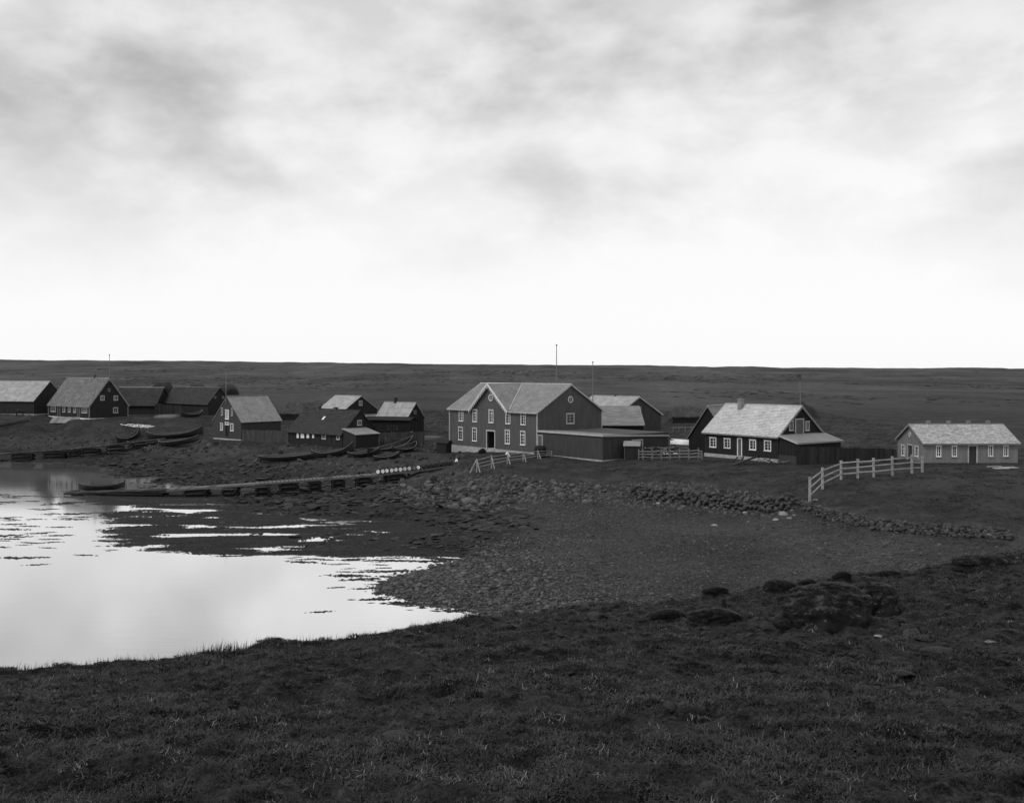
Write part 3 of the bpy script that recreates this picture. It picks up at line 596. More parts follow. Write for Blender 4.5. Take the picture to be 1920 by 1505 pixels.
# outhouse by the annex
def outhouse(name, label, px, py, d, ux, w, dp, e, r, wall, roof, dmat, zb=None, tilt=0):
    u = Vector((ux[0], ux[1], 0)).normalized(); p = at(px, py, d); p.z = hz(p.x, p.y) if zb is None else zb
    t = thing(name, label, 'outhouse', p, math.atan2(u.y, u.x)); t.rotation_euler[1] = tilt
    MB().prism([(0, 0, -.3), (0, w, -.3), (0, w, e), (0, w/2, r), (0, 0, e)], (dp, 0, 0)).build('wall', wall, t)
    f = MB()
    for k in range(7): f.prism([(dp*k/7+.01, -.03, -.2), (dp*(k+1)/7-.015, -.03, -.2), (dp*(k+1)/7-.015, -.03, e), (dp*k/7+.01, -.03, e)], (0, .05, 0))
    f.build('cladding', wall, t, kind='stuff')
    rb = MB(); sl = (r-e)/(w/2)
    for s in (0, 1):
        f_ = (lambda x, y, z: (x, y, z)) if s == 0 else (lambda x, y, z: (x, w-y, z)); rb.prism([f_(-.15, -.15, e-.15*sl), f_(-.15, w/2, r), f_(-.15, w/2, r+.08), f_(-.15, -.15, e-.15*sl+.07)], (dp+.3, 0, 0))
    rb.build('roof', roof, t)
    MB().box((-.06, w*.22, -.1), (.0, w*.74, e-.05)).build('door', dmat, t)
    return t
outhouse('outhouse', 'small dark gabled outhouse with a pale door in front of the annex', 1171, 863, 109.6, (.97, -.2), 1.5, 1.65, 1.75, 2.15, 'wall_dark', 'trim_grey', 'trim_grey', zb=3.15)
# houses behind the warehouse
H = house('store_house', 'long low store with ribbed grey roof and tarred wall behind the annex', (1207, 134), (1, .04), 8.6, 8.0, 6.1, 8.35, 3.3, wall='wall_tar', roof='roof_mid', trim='trim_dull', batten=.25, row=.32, wid=1.2, sh_t=.045, cat='store', og=.05)
finish(H)
H = house('gabled_store', 'grey battened gable house with small chimney behind the warehouse', (1153, 150), U1, 10.3, 10.6, 6.55, 9.4, 3.3, wall='wall_annex', roof='roof_light', trim='trim_dull', batten=.32, bat_t=.04, row=.4, wid=.5, sh_t=.012, og=.25)
window(H, 'right', (1192,763,1201.8,776.4), 2, 3); finish(H); chimney(H, 1152.7, 1157.5, 740.5)
# the house right of the middle
U2 = (.575, -.82)
H = house('dwelling_house', 'dark battened house with pale shingle roof and lean-to at its right gable', (1459, 100), U2, 10.35, 7.3, 6.62, 9.58, 3.75, wall='wall_dark', roof='roof_pale', found='foundation', fh=.42, trim='trim_grey', batten=.2, bat_t=.035, row=.24, wid=.2, sh_t=.05, ridge_trim='trim_dull', oe=.28, og=.2)
for r_ in ((1330.8,820,1343.4,838.6),(1357.6,821.8,1370,840.2),(1405.3,824.2,1418.1,843.5),(1432.9,825.8,1446.3,845.5)): window(H, 'front', r_, 2, 3, trim='trim')
door(H, 'front', (1382.5,820.9,1391.7,855.8), trim='trim', leaf='door_grey')
window(H, 'right', (1479.3,789.3,1487.5,807.2), 2, 3, trim='trim_dull'); window(H, 'right', (1509.8,789.5,1517.4,807.4), 2, 3, trim='trim_dull'); door(H, 'right', (1490.5,784.4,1507.2,814.4), leaf='door_grey', trim='trim_dull')
finish(H); chimney(H, 1385.3, 1392.8, 747.5, m='trim_grey', w=.52, along=H.W*.42); DW = H
lt = MB(); L_, W_ = H.L, H.W; z1, z0 = 2.85, 2.2; dep = 2.35
lt.prism([(L_+.04, .05, -.5), (L_+dep, .05, -.5), (L_+dep, .05, z0), (L_+.04, .05, z1)], (0, W_-.1, 0)); lo = lt.build('lean_to', 'wall_dark', H.root)
MB().prism([(L_+.03, -.12, z1+.05), (L_+dep+.25, -.12, z0-.02), (L_+dep+.25, -.12, z0+.06), (L_+.03, -.12, z1+.14)], (0, W_+.3, 0)).build('lean_to_roof', 'roof_mid', lo)
MB().beam((L_+.03, -.14, z1+.08), (L_+dep+.26, -.14, z0+.01), .05, .16).build('bargeboard', 'trim_dull', lo); MB().box((L_+dep+.25, -.12, z0-.1), (L_+dep+.29, W_+.18, z0+.06)).build('eave_board', 'trim_grey', lo)
cb = MB()
for k in range(1, 14): x = L_+dep*k/14; cb.box((x-.025, .055, .95), (x+.025, .01, z1-(z1-z0)*k/14-.02))
for k in range(1, 30): y = W_*k/30; cb.box((L_+dep-.01, y-.04, -.2), (L_+dep+.03, y+.04, z0-.04))
cb.build('cladding', 'wall_dark', lo, kind='stuff')
for k in range(6): MB().box((L_+.05, .0, .05+k*.15), (L_+dep, .045, .05+k*.15+.14)).build('plank', 'wall_mid', lo)
MB().box((L_+.05, -.02, .94), (L_+dep, .05, 1.0)).build('rail', 'wall_tar', lo)
# dark gable shed left of it
H = house('tarred_shed', 'tarred gable shed squeezed behind the left end of the pale-roofed house', (1364, 113), (.5, .866), 7.5, 4.75, 5.55, 9.15, 3.4, side='L', wall='wall_tar', roof='roof_mid', batten=.3, trim=None, ridge_trim='trim_dull', cat='shed', og=.2)
finish(H)
# long shed on the right
H = house('long_shed', 'long pale battened shed with mottled shingle roof and four ridge vents', (1733, 100), (1, 0), 9.75, 6.9, 5.86, 7.58, 3.72, side='L', wall='wall_pale', roof='roof_mottled', found='stone', fh=.08, trim='trim_grey', batten=.3, bat_t=.03, row=.22, wid=.2, sh_t=.035, cat='shed', oe=.22, og=.2, corner=False)
for r_ in ((1755,835.5,1764.7,856.3),(1784.4,835.5,1794,856),(1852.7,835,1862,855.6),(1881,835,1890.5,855.6)): window(H, 'front', r_, 2, 3, trim='trim')
door(H, 'front', (1814.4,834,1833,869), leaf='wall_mid', trim='trim_dull')
window(H, 'left', (1690.3,834,1697.5,854.5), 2, 3, trim='trim'); window(H, 'left', (1715.5,836,1723,855.8), 2, 3, trim='trim'); door(H, 'left', (1701.3,832.6,1712.2,868.5), leaf='wall_mid', trim='trim_dull')
round_window(H, 'left', 1706.7, 814.7, 4.8, 'trim'); finish(H)
for px in (1740.6, 1778.5, 1815.7, 1852.2): v_ = chimney(H, px-3.2, px+3.2, 789, m='trim_grey', w=.32); v_.name = 'ridge_vent'
# ---- left part of the village
UL = (.752, -.66)
H = house('chimney_house', 'tall steep-roofed dark house with white windows, chimney and flagpole near left edge', (167.5, 165), UL, 16.2, 6.9, 7.62, 12.3, 5.2, wall='wall_dark', roof='roof_grey', found='foundation_white', fh=.25, batten=.35, bat_t=.02, row=.28, wid=.2, sh_t=.05, corner=True, trim='trim_grey', ridge_trim='trim_dull', oe=.2, og=.15)
for r_ in ((95.5,761.4,104.8,771.8),(153.4,763.5,163.7,774.2)): window(H, 'front', r_, 4, 3, trim='trim_dull')
for r_ in ((117.8,762,122.6,772.6),(127.8,762.3,132.6,772.9),(137.7,762.6,142.8,773.4)): window(H, 'front', r_, 2, 3, trim='trim_dull')
door(H, 'front', (108.5,761.8,112.8,780.4), leaf='door_dark', trim='trim_grey'); door(H, 'front', (145.6,762.6,150.3,782.2), leaf='wall_mid', trim='trim_grey')
for r_ in ((188,741.6,196,750.5),(213,742,221,750.5),(212,763.8,221,773.9)): window(H, 'right', r_, 2, 2, trim='trim_dull')
window(H, 'right', (202.4,728.6,206.7,733.8), 1, 1, trim='trim_grey')
finish(H); chimney(H, 175.8, 180, 703.5)
fpz = EYE+(HY-667)*168.2/FPX-H.O.z
f_ = MB().tube([(H.L+.2, H.W/2, H.r-.6), (H.L+.2, H.W/2, fpz)], [.07, .04]).build('flagpole', 'pole', H.root)
MB().tube([(H.L+.2, H.W/2, fpz), (H.L+.2, H.W/2, fpz+.12), (H.L+.2, H.W/2, fpz+.24)], [.05, .13, .03]).build('finial', 'lead', f_)
H = house('grey_roof_barn', 'dark barn with plain light grey roof at the left edge', (63.6, 175), (.97, -.22), 11.5, 8.4, 8.25, 11.7, 5.5, wall='wall_dark', roof='roof_light', found='foundation', fh=.3, batten=.4, bat_t=.02, row=.5, wid=.6, sh_t=.012, cat='barn', ridge_trim='trim_dull', og=.1); finish(H)
H = house('small_cottage', 'tiny cottage with light roof peeping out behind the leftmost barn', (46, 205), (1, -.15), 3.6, 4.2, 9.0, 11.2, 6.4, wall='wall_mid', roof='roof_light', batten=.5, row=.4, wid=.5, trim='trim_grey'); finish(H)
H = house('dark_barn', 'plain dark gabled barn just right of the tall chimney house', (292, 182), (1, -.05), 8.4, 7, 7.2, 10.4, 5.4, wall='wall_dark', roof='roof_dark', batten=.5, row=.4, wid=.5, cat='barn'); finish(H)
H = house('porthole_barn', 'long dark barn with two pale round gable windows below the haystacks', (389.7, 175), UL, 16, 4.8, 7.7, 10.5, 5.5, wall='wall_dark', roof='roof_dark', batten=.4, row=.4, wid=.7, cat='barn', ridge_trim='roof_mid'); 
round_window(H, 'right', 402.8, 744.8, 2.6, 'trim_grey'); round_window(H, 'right', 418, 744.8, 2.6, 'trim_grey'); finish(H)
H = house('shop_house', 'gable-fronted house with white upper door, flagpole and smooth grey roof', (452, 140), (.63, .777), 7.1, 6.9, 6.2, 9.7, 3.3, side='L', wall='wall_mid', roof='roof_mid', found='foundation', fh=.22, trim=None, batten=.3, bat_t=.02, row=.35, wid=.4, sh_t=.012, ridge_trim='roof_mid', og=.1)
window(H, 'left', (422.6,768.2,429.4,786), 2, 2, trim='trim', glass='curtain'); window(H, 'left', (415.0,764.5,418.0,778.4), 1, 4, trim='trim_dull'); window(H, 'left', (433.8,765.5,436.8,779.4), 1, 4, trim='trim_dull')
window(H, 'left', (413.2,792.8,418.4,806.7), 2, 4, trim='trim'); window(H, 'left', (432,794,438.2,808), 2, 4, trim='trim'); window(H, 'left', (422.2,791.4,430,796.4), 2, 1, trim='trim', name='transom_window'); door(H, 'left', (422.8,796.9,429.6,816.5), leaf='door_dark', trim='wall_dark')
finish(H)
zt_ = EYE+(HY-690)*141/FPX-H.O.z
f_ = MB().tube([(-.2, H.W/2, H.r-1.0), (-.2, H.W/2, zt_)], [.06, .035]).build('flagpole', 'pole', H.root); MB().tube([(-.2, H.W/2, zt_), (-.2, H.W/2, zt_+.2)], [.08, .03]).build('finial', 'lead', f_)
H = house('low_house', 'low dark house with two chimneys, white shutters and a gable lean-to', (641, 130), (.764, -.645), 11.9, 6.3, 5.0, 8.0, 3.15, wall='wall_dark', roof='roof_dark', batten=.3, row=.3, wid=.4, trim=None, ridge_trim='roof_dark', oe=.3, og=.15)
for a_, b_ in ((557,560.8),(564.6,570.8),(575.6,580.2),(586.2,589.4)):
    x0, x1, z0, z1 = rect(H, 'front', (a_, 810, b_, 821)); H.holes['front'].append((x0, x1, z0, z1)); MB().box((x0, -.08, z0), (x1, .02, z1)).build('shutter', 'white_cloth', H.root)
window(H, 'front', (603.6,812.5,611.2,823), 2, 2, trim='trim_dull'); window(H, 'front', (631,814,637.4,824), 2, 2, trim='trim_dull'); door(H, 'front', (618.6,813,628,833.6), leaf='door_dark', trim='wall_mid'); window(H, 'right', (669.3,787.7,678,797.4), 2, 3, trim='trim_dull')
finish(H); chimney(H, 593.5, 602.3, 761.5); chimney(H, 625.7, 633.3, 763.5)
sl_ = (H.r-H.e)/(H.W/2); y_ = H.W*.25; z_ = H.e+y_*sl_+.13
MB().prism([(5.6, y_, z_), (6.0, y_, z_), (6.0, y_+.45, z_+.45*sl_), (5.6, y_+.45, z_+.45*sl_)], (0, -.03, .04)).build('skylight', 'trim', H.roof)
L_ = H.L; lo = MB().prism([(L_+.04, .1, -.6), (L_+2.8, .1, -.6), (L_+2.8, .1, 1.75), (L_+.04, .1, 2.4)], (0, 4.0, 0)).build('lean_to', 'wall_dark', H.root)
MB().prism([(L_+.03, -.08, 2.46), (L_+3.0, -.08, 1.74), (L_+3.0, -.08, 1.83), (L_+.03, -.08, 2.56)], (0, 4.35, 0)).build('lean_to_roof', 'roof_mid', lo)
for k in range(8): MB().box((L_+2.8, .12, -.3+k*.25), (L_+2.83, 4.08, -.3+k*.25+.23)).build('plank', 'wall_dark', lo)
H = house('pale_roof_house', 'dark gable house with broad light roof rising behind the low house', (645, 155), (.764, -.645), 6.4, 7.1, 7.2, 9.42, 3.6, wall='wall_dark', roof='roof_light', batten=.35, row=.5, wid=.6, sh_t=.012, ridge_trim='roof_light', trim=None, og=.15)
window(H, 'right', (672.8,751.4,679.2,760.2), 2, 3, trim='trim_dull'); finish(H)
L_ = H.L; lo = MB().prism([(L_+.04, 3.0, -.5), (L_+2.4, 3.0, -.5), (L_+2.4, 3.0, 2.1), (L_+.04, 3.0, 2.7)], (0, 4.6, 0)).build('lean_to', 'wall_dark', H.root)
MB().prism([(L_+.03, 2.8, 2.75), (L_+2.6, 2.8, 2.05), (L_+2.6, 2.8, 2.14), (L_+.03, 2.8, 2.86)], (0, 5.0, 0)).build('lean_to_roof', 'roof_mid', lo)
H = house('board_roof_house', 'small house with streaky board roof and black chimney behind the lean-tos', (762.6, 150), (.80, -.60), 6.6, 4.0, 6.15, 8.5, 3.5, wall='wall_dark', roof='roof_light', batten=.35, row=1.3, wid=.28, sh_t=.03, trim=None, ridge_trim='roof_light', oe=.2)
window(H, 'right', (775.6,769.6,780.4,775.6), 2, 2, trim='trim_grey'); finish(H); chimney(H, 739, 745, 745.7, m='lead')
H = house('low_outbuilding', 'low dark flat outbuilding with small doors in front of the board-roofed house', (768, 146), (.97, -.24), 7.4, 3.2, 6.0, 6.35, 3.4, wall='wall_tar', roof='roof_tar', batten=.4, row=.5, wid=.6, trim=None, cat='shed', ridge_trim='roof_tar')
for a_ in (712, 726, 742): window(H, 'front', (a_, 799, a_+4.5, 806.5), 1, 2, trim='wall_mid')
door(H, 'front', (733.5, 797, 739, 811), leaf='door_dark', trim='wall_mid'); finish(H)
H = house('hidden_cottage', 'dark gabled cottage half hidden behind the left end of the warehouse', (846, 150), (.5, -.866), 6, 5.4, 5.6, 8.6, 3.5, side='L', wall='wall_dark', roof='roof_tar', batten=.4, row=.4, wid=.5, trim=None, ridge_trim='roof_tar', cat='cottage')
finish(H); MB().box((-.05, 1.6, .9), (-.0, 2.3, 2.0)).build('window', 'trim_dull', H.root)
outhouse('leaning_outhouse', 'crooked little dark outhouse leaning beside the left corner of the warehouse', 818, 851, 129, (.9, -.4), 1.5, 1.5, 1.45, 1.75, 'wall_dark', 'roof_tar', 'wall_tar', tilt=.06)
def turf_house(name, label, px0, px1, pyb, pyt, d, gable=True):
    p0, p1 = at(px0, pyb, d), at(px1, pyb, d); L = p1.x-p0.x; p0.z = hz((p0.x+p1.x)/2, d)-.2; h = at(px0, pyt, d).z-p0.z
    t = thing(name, label, 'turf house', p0); W = min(5, L*.7); w_ = MB(); n = 26; rs = MB()
    for nm, top, m_, mb in (('wall', h*.45, 'turf_side', w_),):
        mb.prism([(0, 0, -.4), (0, W, -.4), (.2, W, top), (.2, 0, top)], (L, 0, 0)); mb.build(nm, m_, t)
    vs = []; fs = []
    for i in range(n+1):
        x = L*i/n
        for j in range(9):
            y = W*j/8; f = 1-abs(y-W/2)/(W/2); z = h*.42+(h*.58)*min(1, f*1.15)*(.75+.25*min(1, min(i, n-i)/3))
            vs.append((x+random.uniform(-.05, .05), y-.2+.4*j/8, z+random.uniform(-.10, .10)))
    for i in range(n):
        for j in range(8): fs.append((i*9+j, (i+1)*9+j, (i+1)*9+j+1, i*9+j+1))
    b = len(vs); vs += [(0, 0, h*.3), (L, 0, h*.3), (L, W, h*.3), (0, W, h*.3)]
    fs += [tuple([j for j in range(9)]+[b+3, b]), tuple([n*9+j for j in range(9)]+[b+2, b+1]), tuple([i*9 for i in range(n+1)]+[b+1, b]), tuple([i*9+8 for i in range(n+1)]+[b+2, b+3])]
    MB().add(vs, fs).build('turf_roof', 'turf', t); return t
turf_house('turf_house', 'low dark turf-roofed house behind the low chimneyed house', 524, 572, 784, 755, 172)
turf_house('turf_house', 'rounded turf hut between the small turf house and the pale roof', 566, 602, 780, 754, 180)
turf_house('turf_house', 'dark turf house on the plain between the annex and the tarred shed', 1260, 1320, 800, 762, 165)
def stack(name, label, px0, px1, pyt, d, m='hay', cat='haystack', seed=1):
    p = at((px0+px1)/2, HY, d); p.z = hz(p.x, d)-.2; w_ = (px1-px0)*d/FPX; h = EYE-(pyt-HY)*d/FPX-p.z
    me = rock_mesh(name, m, seed, sub=4, flat=1, amp=.3)
    for v in me.vertices:
        k = 1/max(1e-6, (abs(v.co.x)**3+abs(v.co.z)**3)**(1/3)/max(1e-6, math.hypot(v.co.x, v.co.z))); v.co.x *= k*.9*(1.15-.35*max(0, v.co.z)); v.co.z = min(v.co.z*k*.95, .95+.06*mnoise.noise(v.co*3))
    o = link(name, me); o.location = p; o.scale = (w_/2*1.05, w_*.38, h*1.02); tag(o, label, cat, 'dark haystacks behind the village')
stack('haystack', 'leftmost dark haystack, left of the long barn with round windows', 285, 333, 715.5, 330, seed=3); stack('haystack', 'rounded haystack above the ridge of the long porthole barn', 344, 392, 714.5, 330, seed=4)
stack('haystack', 'low sprawling haystack behind the flagpole of the gable-fronted house', 396, 448, 720, 320, seed=5); stack('haystack', 'big dark haystack behind the gable of the pale-shingled house', 1462, 1548, 747, 175, seed=9)

# ------------------------------------------------------------------ boats
def boat(label, e0, e1, beam=None, up=.5, m='boat', flip=False, rail='boat_rail', z=None, lift=0, bow=1.0, group='rowing boats drawn up along the shore', tilt=.12):
    """e0, e1: photo pixels of the two keel ends on the ground"""
    if z is None: a, b = hit(*e0), hit(*e1)
    else: a, b = (at(px, py, (EYE-z)*FPX/(py-HY)) for px, py in (e0, e1))
    L = (b-a).length; c = (a+b)/2; d = (b-a).normalized(); beam = beam or max(1.2, min(1.7, L*.24)); hh = .5+.02*L
    t = thing('rowing_boat', label, 'boat', c+Vector((0, 0, lift)), 0, group)
    rz = math.atan2(d.y, d.x); ry = -math.asin(max(-.5, min(.5, d.z)))
    t.rotation_euler = (math.pi+.05 if flip else tilt, -ry if flip else ry, rz)
    if flip: t.location.z += hh*.86
    ns, nk = 18, 9
    def sec(i, sc, dz):
        s = -1+2*i/ns; w_ = beam/2*(1-abs(s)**2.4)*sc+.02; sheer = hh+up*abs(s)**3*(bow if s > 0 else 1); keel = .02+.28*abs(s)**4; x = s*L/2*(1+.05*sc)
        r = []
        for k in range(nk):
            a_ = k/(nk-1)*2-1; f = abs(a_); zz = keel+dz+(sheer-keel-dz)*(f**1.9 if f else 0); yy = math.copysign(w_*min(1, f**.62 if f else 0), a_)
            r.append((x, yy, zz))
        return r
    for nm, sc, dz, mm in (('hull', 1.0, 0, m), ('lining', .93, .05, 'boat_in')):
        vs = []; fs = []
        for i in range(ns+1): vs += sec(i, sc, dz)
        for i in range(ns):
            for k in range(nk-1): fs.append((i*nk+k, (i+1)*nk+k, (i+1)*nk+k+1, i*nk+k+1))
        if nm == 'hull': hl = MB().add(vs, fs).build(nm, mm, t, smooth=True)
        else: MB().add(vs, fs).build(nm, mm, t, smooth=True)
    for sd in (0, nk-1):
        pts = [Vector(sec(i, 1.0, 0)[sd]) for i in range(ns+1)]; g = MB()
        for p, q_ in zip(pts[:-1], pts[1:]): g.beam(p, q_, .07, .06)
        g.build('gunwale', rail, t)
    if not flip:
        for s in (-.5, -.15, .2, .52):
            i = int((s+1)/2*ns); y = sec(i, .9, 0)[nk-1][1]; MB().box((s*L/2-.11, -y, hh*.62), (s*L/2+.11, y, hh*.62+.04)).build('thwart', 'boat_in', t)
    for s in (-1, 1): MB().beam((s*L/2*1.02, 0, .1), (s*L/2*1.055, 0, hh+up*(bow if s > 0 else 1)+.1), .07, .09).build('stem_post', m, t)
    k = MB(); k.beam((-L/2*.96, 0, -.01), (L/2*.96, 0, -.01), .08, .1); k.build('keel', m, t)
    return t
boat('long dark open boat lying left of the pair end to end below the low house', (488, 866), (600, 859), up=.25)
boat('dark boat with raised right prow, right one of the end-to-end pair', (588, 860), (664, 848), up=.7, bow=1.3)
boat('dark boat leaning right of the high prow, nearest the low lean-to', (654, 860), (712, 851), up=.4)
boat('boat with pale upper rail sloping up the shore in the middle cluster', (690, 858), (770, 836), up=.6, bow=1.2)
boat('short dark boat lowest in the middle cluster above the barrels', (702, 866), (748, 858), up=.3)
boat('grey boat farthest up the shore in the middle cluster', (722, 836), (770, 824), up=.5, m='boat_pale')
boat('slim dark boat at the right end of the middle cluster', (735, 854), (778, 842), up=.45)
boat('overturned pale boat beside the crooked outhouse', (786, 826), (834, 820), up=.2, m='boat_pale', flip=True)
boat('narrow boat with thin curved prow above the left jetty', (222, 832), (264, 817), up=.8, bow=1.4)
boat('long black boat with high right prow below the gable-fronted house', (278, 824), (380, 816), up=.7, bow=1.3)
boat('dark boat lying lowest on the shore right of the left jetty', (300, 838), (373, 828), up=.4)
boat('clinker boat cut by the left edge below the grey-roofed barn', (-8, 800), (56, 790), up=.6, m='boat_pale', bow=1.2)
boat('overturned light grey boat in front of the dark barns', (289, 783), (338, 782), up=.15, m='boat_pale', flip=True, beam=2.2)
boat('dark boat beside the overturned light boat by the porthole barn', (340, 783), (378, 780), up=.6)
boat('small dark rowing boat afloat beside the outer end of the long jetty', (150, 921), (232, 917), up=.35, z=.02, group='boats afloat', tilt=0)
boat('overturned white-bottomed boat on the stone heap behind the rail fence', (1258, 845), (1298, 845), up=.1, m='white_cloth', flip=True, lift=.9, group='boats by the annex')
# ------------------------------------------------------------------ jetties
def jetty(label, line, piers, m='jetty_wood', pm='jetty_dark', w=1.3):
    P3 = [at(px, py, (EYE-z)*FPX/(py-HY)) for px, py, z in line]; o = P3[0].copy(); t = thing('jetty', label, 'jetty', (o.x, o.y, 0)); off = Vector((o.x, o.y, 0)); P3 = [p-off for p in P3]
    for si, (a, b) in enumerate(zip(P3[:-1], P3[1:])):
        d = (b-a).normalized(); sd = Vector((-d.y, d.x, 0)).normalized(); m_ = m; m = pm if si == 0 else m
        for s in (-.05, w): MB().beam(a+sd*s-Vector((0, 0, .12)), b+sd*s-Vector((0, 0, .12)), .14, .13).build('stringer', m if s < 0 else pm, t)
        n = int((b-a).length/.42)
        for k in range(n):
            p = a+(b-a)*((k+.5)/n)+sd*w/2; hw = sd*(w/2+.12); MB().beam(p-hw+Vector((0, 0, -.03+random.uniform(-.008, .008))), p+hw, .36, .045).build('plank', m if random.random() < .8 else 'fence_mid', t)
        m = m_
    X = [p.x for p in P3]
    for px0, px1 in piers:
        pa = []
        for px in (px0, px1):
            f = np.interp(px, [l[0] for l in line], range(len(line))); i_ = min(int(f), len(P3)-2); pa.append(P3[i_]+(P3[i_+1]-P3[i_])*(f-i_))
        a, b = pa; d = (b-a).normalized(); d.z = 0; d.normalize(); sd = Vector((-d.y, d.x, 0)); W_ = (b-a).length; zg = min(hz(p.x+off.x, p.y+off.y) for p in pa)-.35; top = (a.z+b.z)/2-.27; zg = max(zg, -.9)
        pr = MB(); c = (a+b)/2; c.z = 0
        core = [c-d*W_*.46+sd*.1, c+d*W_*.46+sd*.1, c+d*W_*.46+sd*(w-.1), c-d*W_*.46+sd*(w-.1)]; pr.prism([Vector((p.x, p.y, zg)) for p in core], (0, 0, max(.2, top-zg-.02))); po = pr.build('pier', pm, t)
        n = max(1, int((top-zg)/.24)); hh = (top-zg)/n
        for k in range(n):
            z = zg+hh*(k+.5)
            if k % 2 == 0:
                for q in (0, w): MB().tube([c-d*W_*.55+sd*q+Vector((0, 0, z)), c+d*W_*.55+sd*q+Vector((0, 0, z+random.uniform(-.03, .03)))], hh*.52, 6).build('log', pm if random.random() < .8 else 'fence_mid', po, smooth=True)
            else:
                for q in (-.45, .45): MB().tube([c+d*W_*q-sd*.18+Vector((0, 0, z)), c+d*W_*q+sd*(w+.18)+Vector((0, 0, z))], hh*.52, 6).build('log', pm, po, smooth=True)
    return t, P3, off
jetty('long plank jetty on dark log cribs running from the shore out to the water', [(120, 924, .25), (312, 918, .80), (480, 906.5, 1.45), (705, 889.5, 2.05), (792, 880, 2.35), (850, 872, 2.6)],
      [(160, 190), (205, 300), (345, 387), (416, 443), (479, 505), (523, 558), (578, 600), (622, 645), (668, 697), (727, 760)])
jetty('old dark log jetty below the tall chimney house at the left edge', [(-20, 852, 1.1), (130, 842, 1.7), (205, 834.5, 2.2), (312, 822, 2.9)], [(20, 60), (80, 122), (128, 150), (152, 186), (203, 233), (252, 275)], m='fence_dark')
# ------------------------------------------------------------------ barrels
def barrel_mesh():
    n = 16; prof = [(-.36, .185), (-.2, .225), (0, .24), (.2, .225), (.36, .185)]; vs = []; fs = []
    for y, r in prof: vs += [(r*math.cos(2*math.pi*k/n), y, r*math.sin(2*math.pi*k/n)) for k in range(n)]
    for i in range(4): fs += [(i*n+k, i*n+(k+1) % n, (i+1)*n+(k+1) % n, (i+1)*n+k) for k in range(n)]
    return vs, fs
ORD = ['first', 'second', 'third', 'fourth', 'fifth', 'sixth', 'seventh', 'eighth', 'ninth', 'tenth']
def barrel(label, loc, rot, head, group, body='barrel', sc=1.0):
    t = thing('barrel', label, 'barrel', loc, 0, group); t.rotation_euler = rot; t.scale = (sc, sc, sc); vs, fs = barrel_mesh(); MB().add(vs, fs+[tuple(range(64, 80))]).build('staves', body, t, smooth=True)
    n = 16; MB().prism([(.186*math.cos(2*math.pi*k/n), -.368, .186*math.sin(2*math.pi*k/n)) for k in range(n)], (0, .03, 0)).build('head', head, t)
    for y, r in ((-.34, .195), (-.15, .236), (.15, .236), (.34, .195)): MB().ring((0, y-.02, 0), (0, 1, 0), (0, 0, 1), r-.01, r+.008, .04, 16).build('hoop', 'hoop', t)
for k, (px, py) in enumerate(zip((710, 718.4, 726.4, 735, 743.2, 751.3, 759.4, 768.1, 777.1, 784.9), (885.9, 885.3, 884.2, 882.9, 882.7, 881.5, 880.3, 879.9, 879.4, 877.6))):
    zz = np.interp(px, [705, 792], [2.05, 2.35]); dd_ = np.interp(px, [705, 792], [(EYE-2.05)*FPX/187.5, (EYE-2.35)*FPX/178])+.55; p = at(px, py, dd_); p.z = zz+.26
    barrel(('dull grey-headed barrel, ninth' if k == 8 else 'pale-headed barrel, '+ORD[k])+' from the left in the row on the jetty', p, (0, random.uniform(0, 3), random.uniform(-.08, .08)), 'barrel_dull' if k == 8 else 'barrel_head', 'barrels lying in a row on the jetty', sc=1.12)
for k in range(7):
    px_ = 796+k*8; zd = np.interp(px_, [792, 850], [2.35, 2.6]); py_ = np.interp(px_, [792, 850], [880, 872]); p = at(px_, py_, (EYE-zd)*FPX/(py_-HY)+.6); p.z = zd+.27
    barrel('dark barrel, %s from the jetty in the dim row towards the warehouse' % ORD[k], p, (0, 0, .5+random.uniform(-.15, .15)), 'barrel', 'dark barrels beyond the jetty row', sc=1.2)
p = hit(1013, 857); t = thing('water_butt', 'big black tub standing at the annex corner behind the braced fence', 'tub', p); vs, fs = barrel_mesh(); MB().add([(x*3.1, z*3.1, y*1.9+.68) for x, y, z in vs], fs+[tuple(range(64, 80))]).build('staves', 'wall_tar', t, smooth=True)
for z in (.25, 1.1): MB().ring((0, 0, z), (0, 0, 1), (1, 0, 0), .62, .72, .06, 18).build('hoop', 'hoop', t)
# ------------------------------------------------------------------ fences
def rail_fence(label, posts, rails, m='fence_pale', pw=.13, name='rail_fence', brace=None, group=None, rw=.05, rh=.11):
    B = [hit(px, pb) for px, pb, pt in posts]; o = B[0].copy(); t = thing(name, label, 'fence', o, 0, group); T = []
    for (px, pb, pt), b in zip(posts, B):
        top = at(px, pt, b.y); h = top.z-b.z; T.append(h); l = b-o
        MB().beam((l.x, l.y, l.z-.25), (l.x+random.uniform(-.03, .03), l.y, l.z+h), pw, pw).build('post', m, t)
        if pw > .12: MB().box((l.x-pw*.62, l.y-pw*.62, l.z+h), (l.x+pw*.62, l.y+pw*.62, l.z+h+.05)).build('post_cap', m, t)
    for i in range(len(B)-1):
        for f in rails:
            a = B[i]-o+Vector((0, -pw*.6, T[i]*f+random.uniform(-.03, .03))); b = B[i+1]-o+Vector((0, -pw*.6, T[i+1]*f+random.uniform(-.03, .03))); MB().beam(a, b, rw, rh).build('rail', m, t)
    if brace:
        for i, (dx, dy) in brace: l = B[i]-o; MB().beam(l+Vector((0, 0, T[i]*.95)), l+Vector((dx, dy, -.05)), .08, .08).build('brace', m, t)
    return t, B, T, o
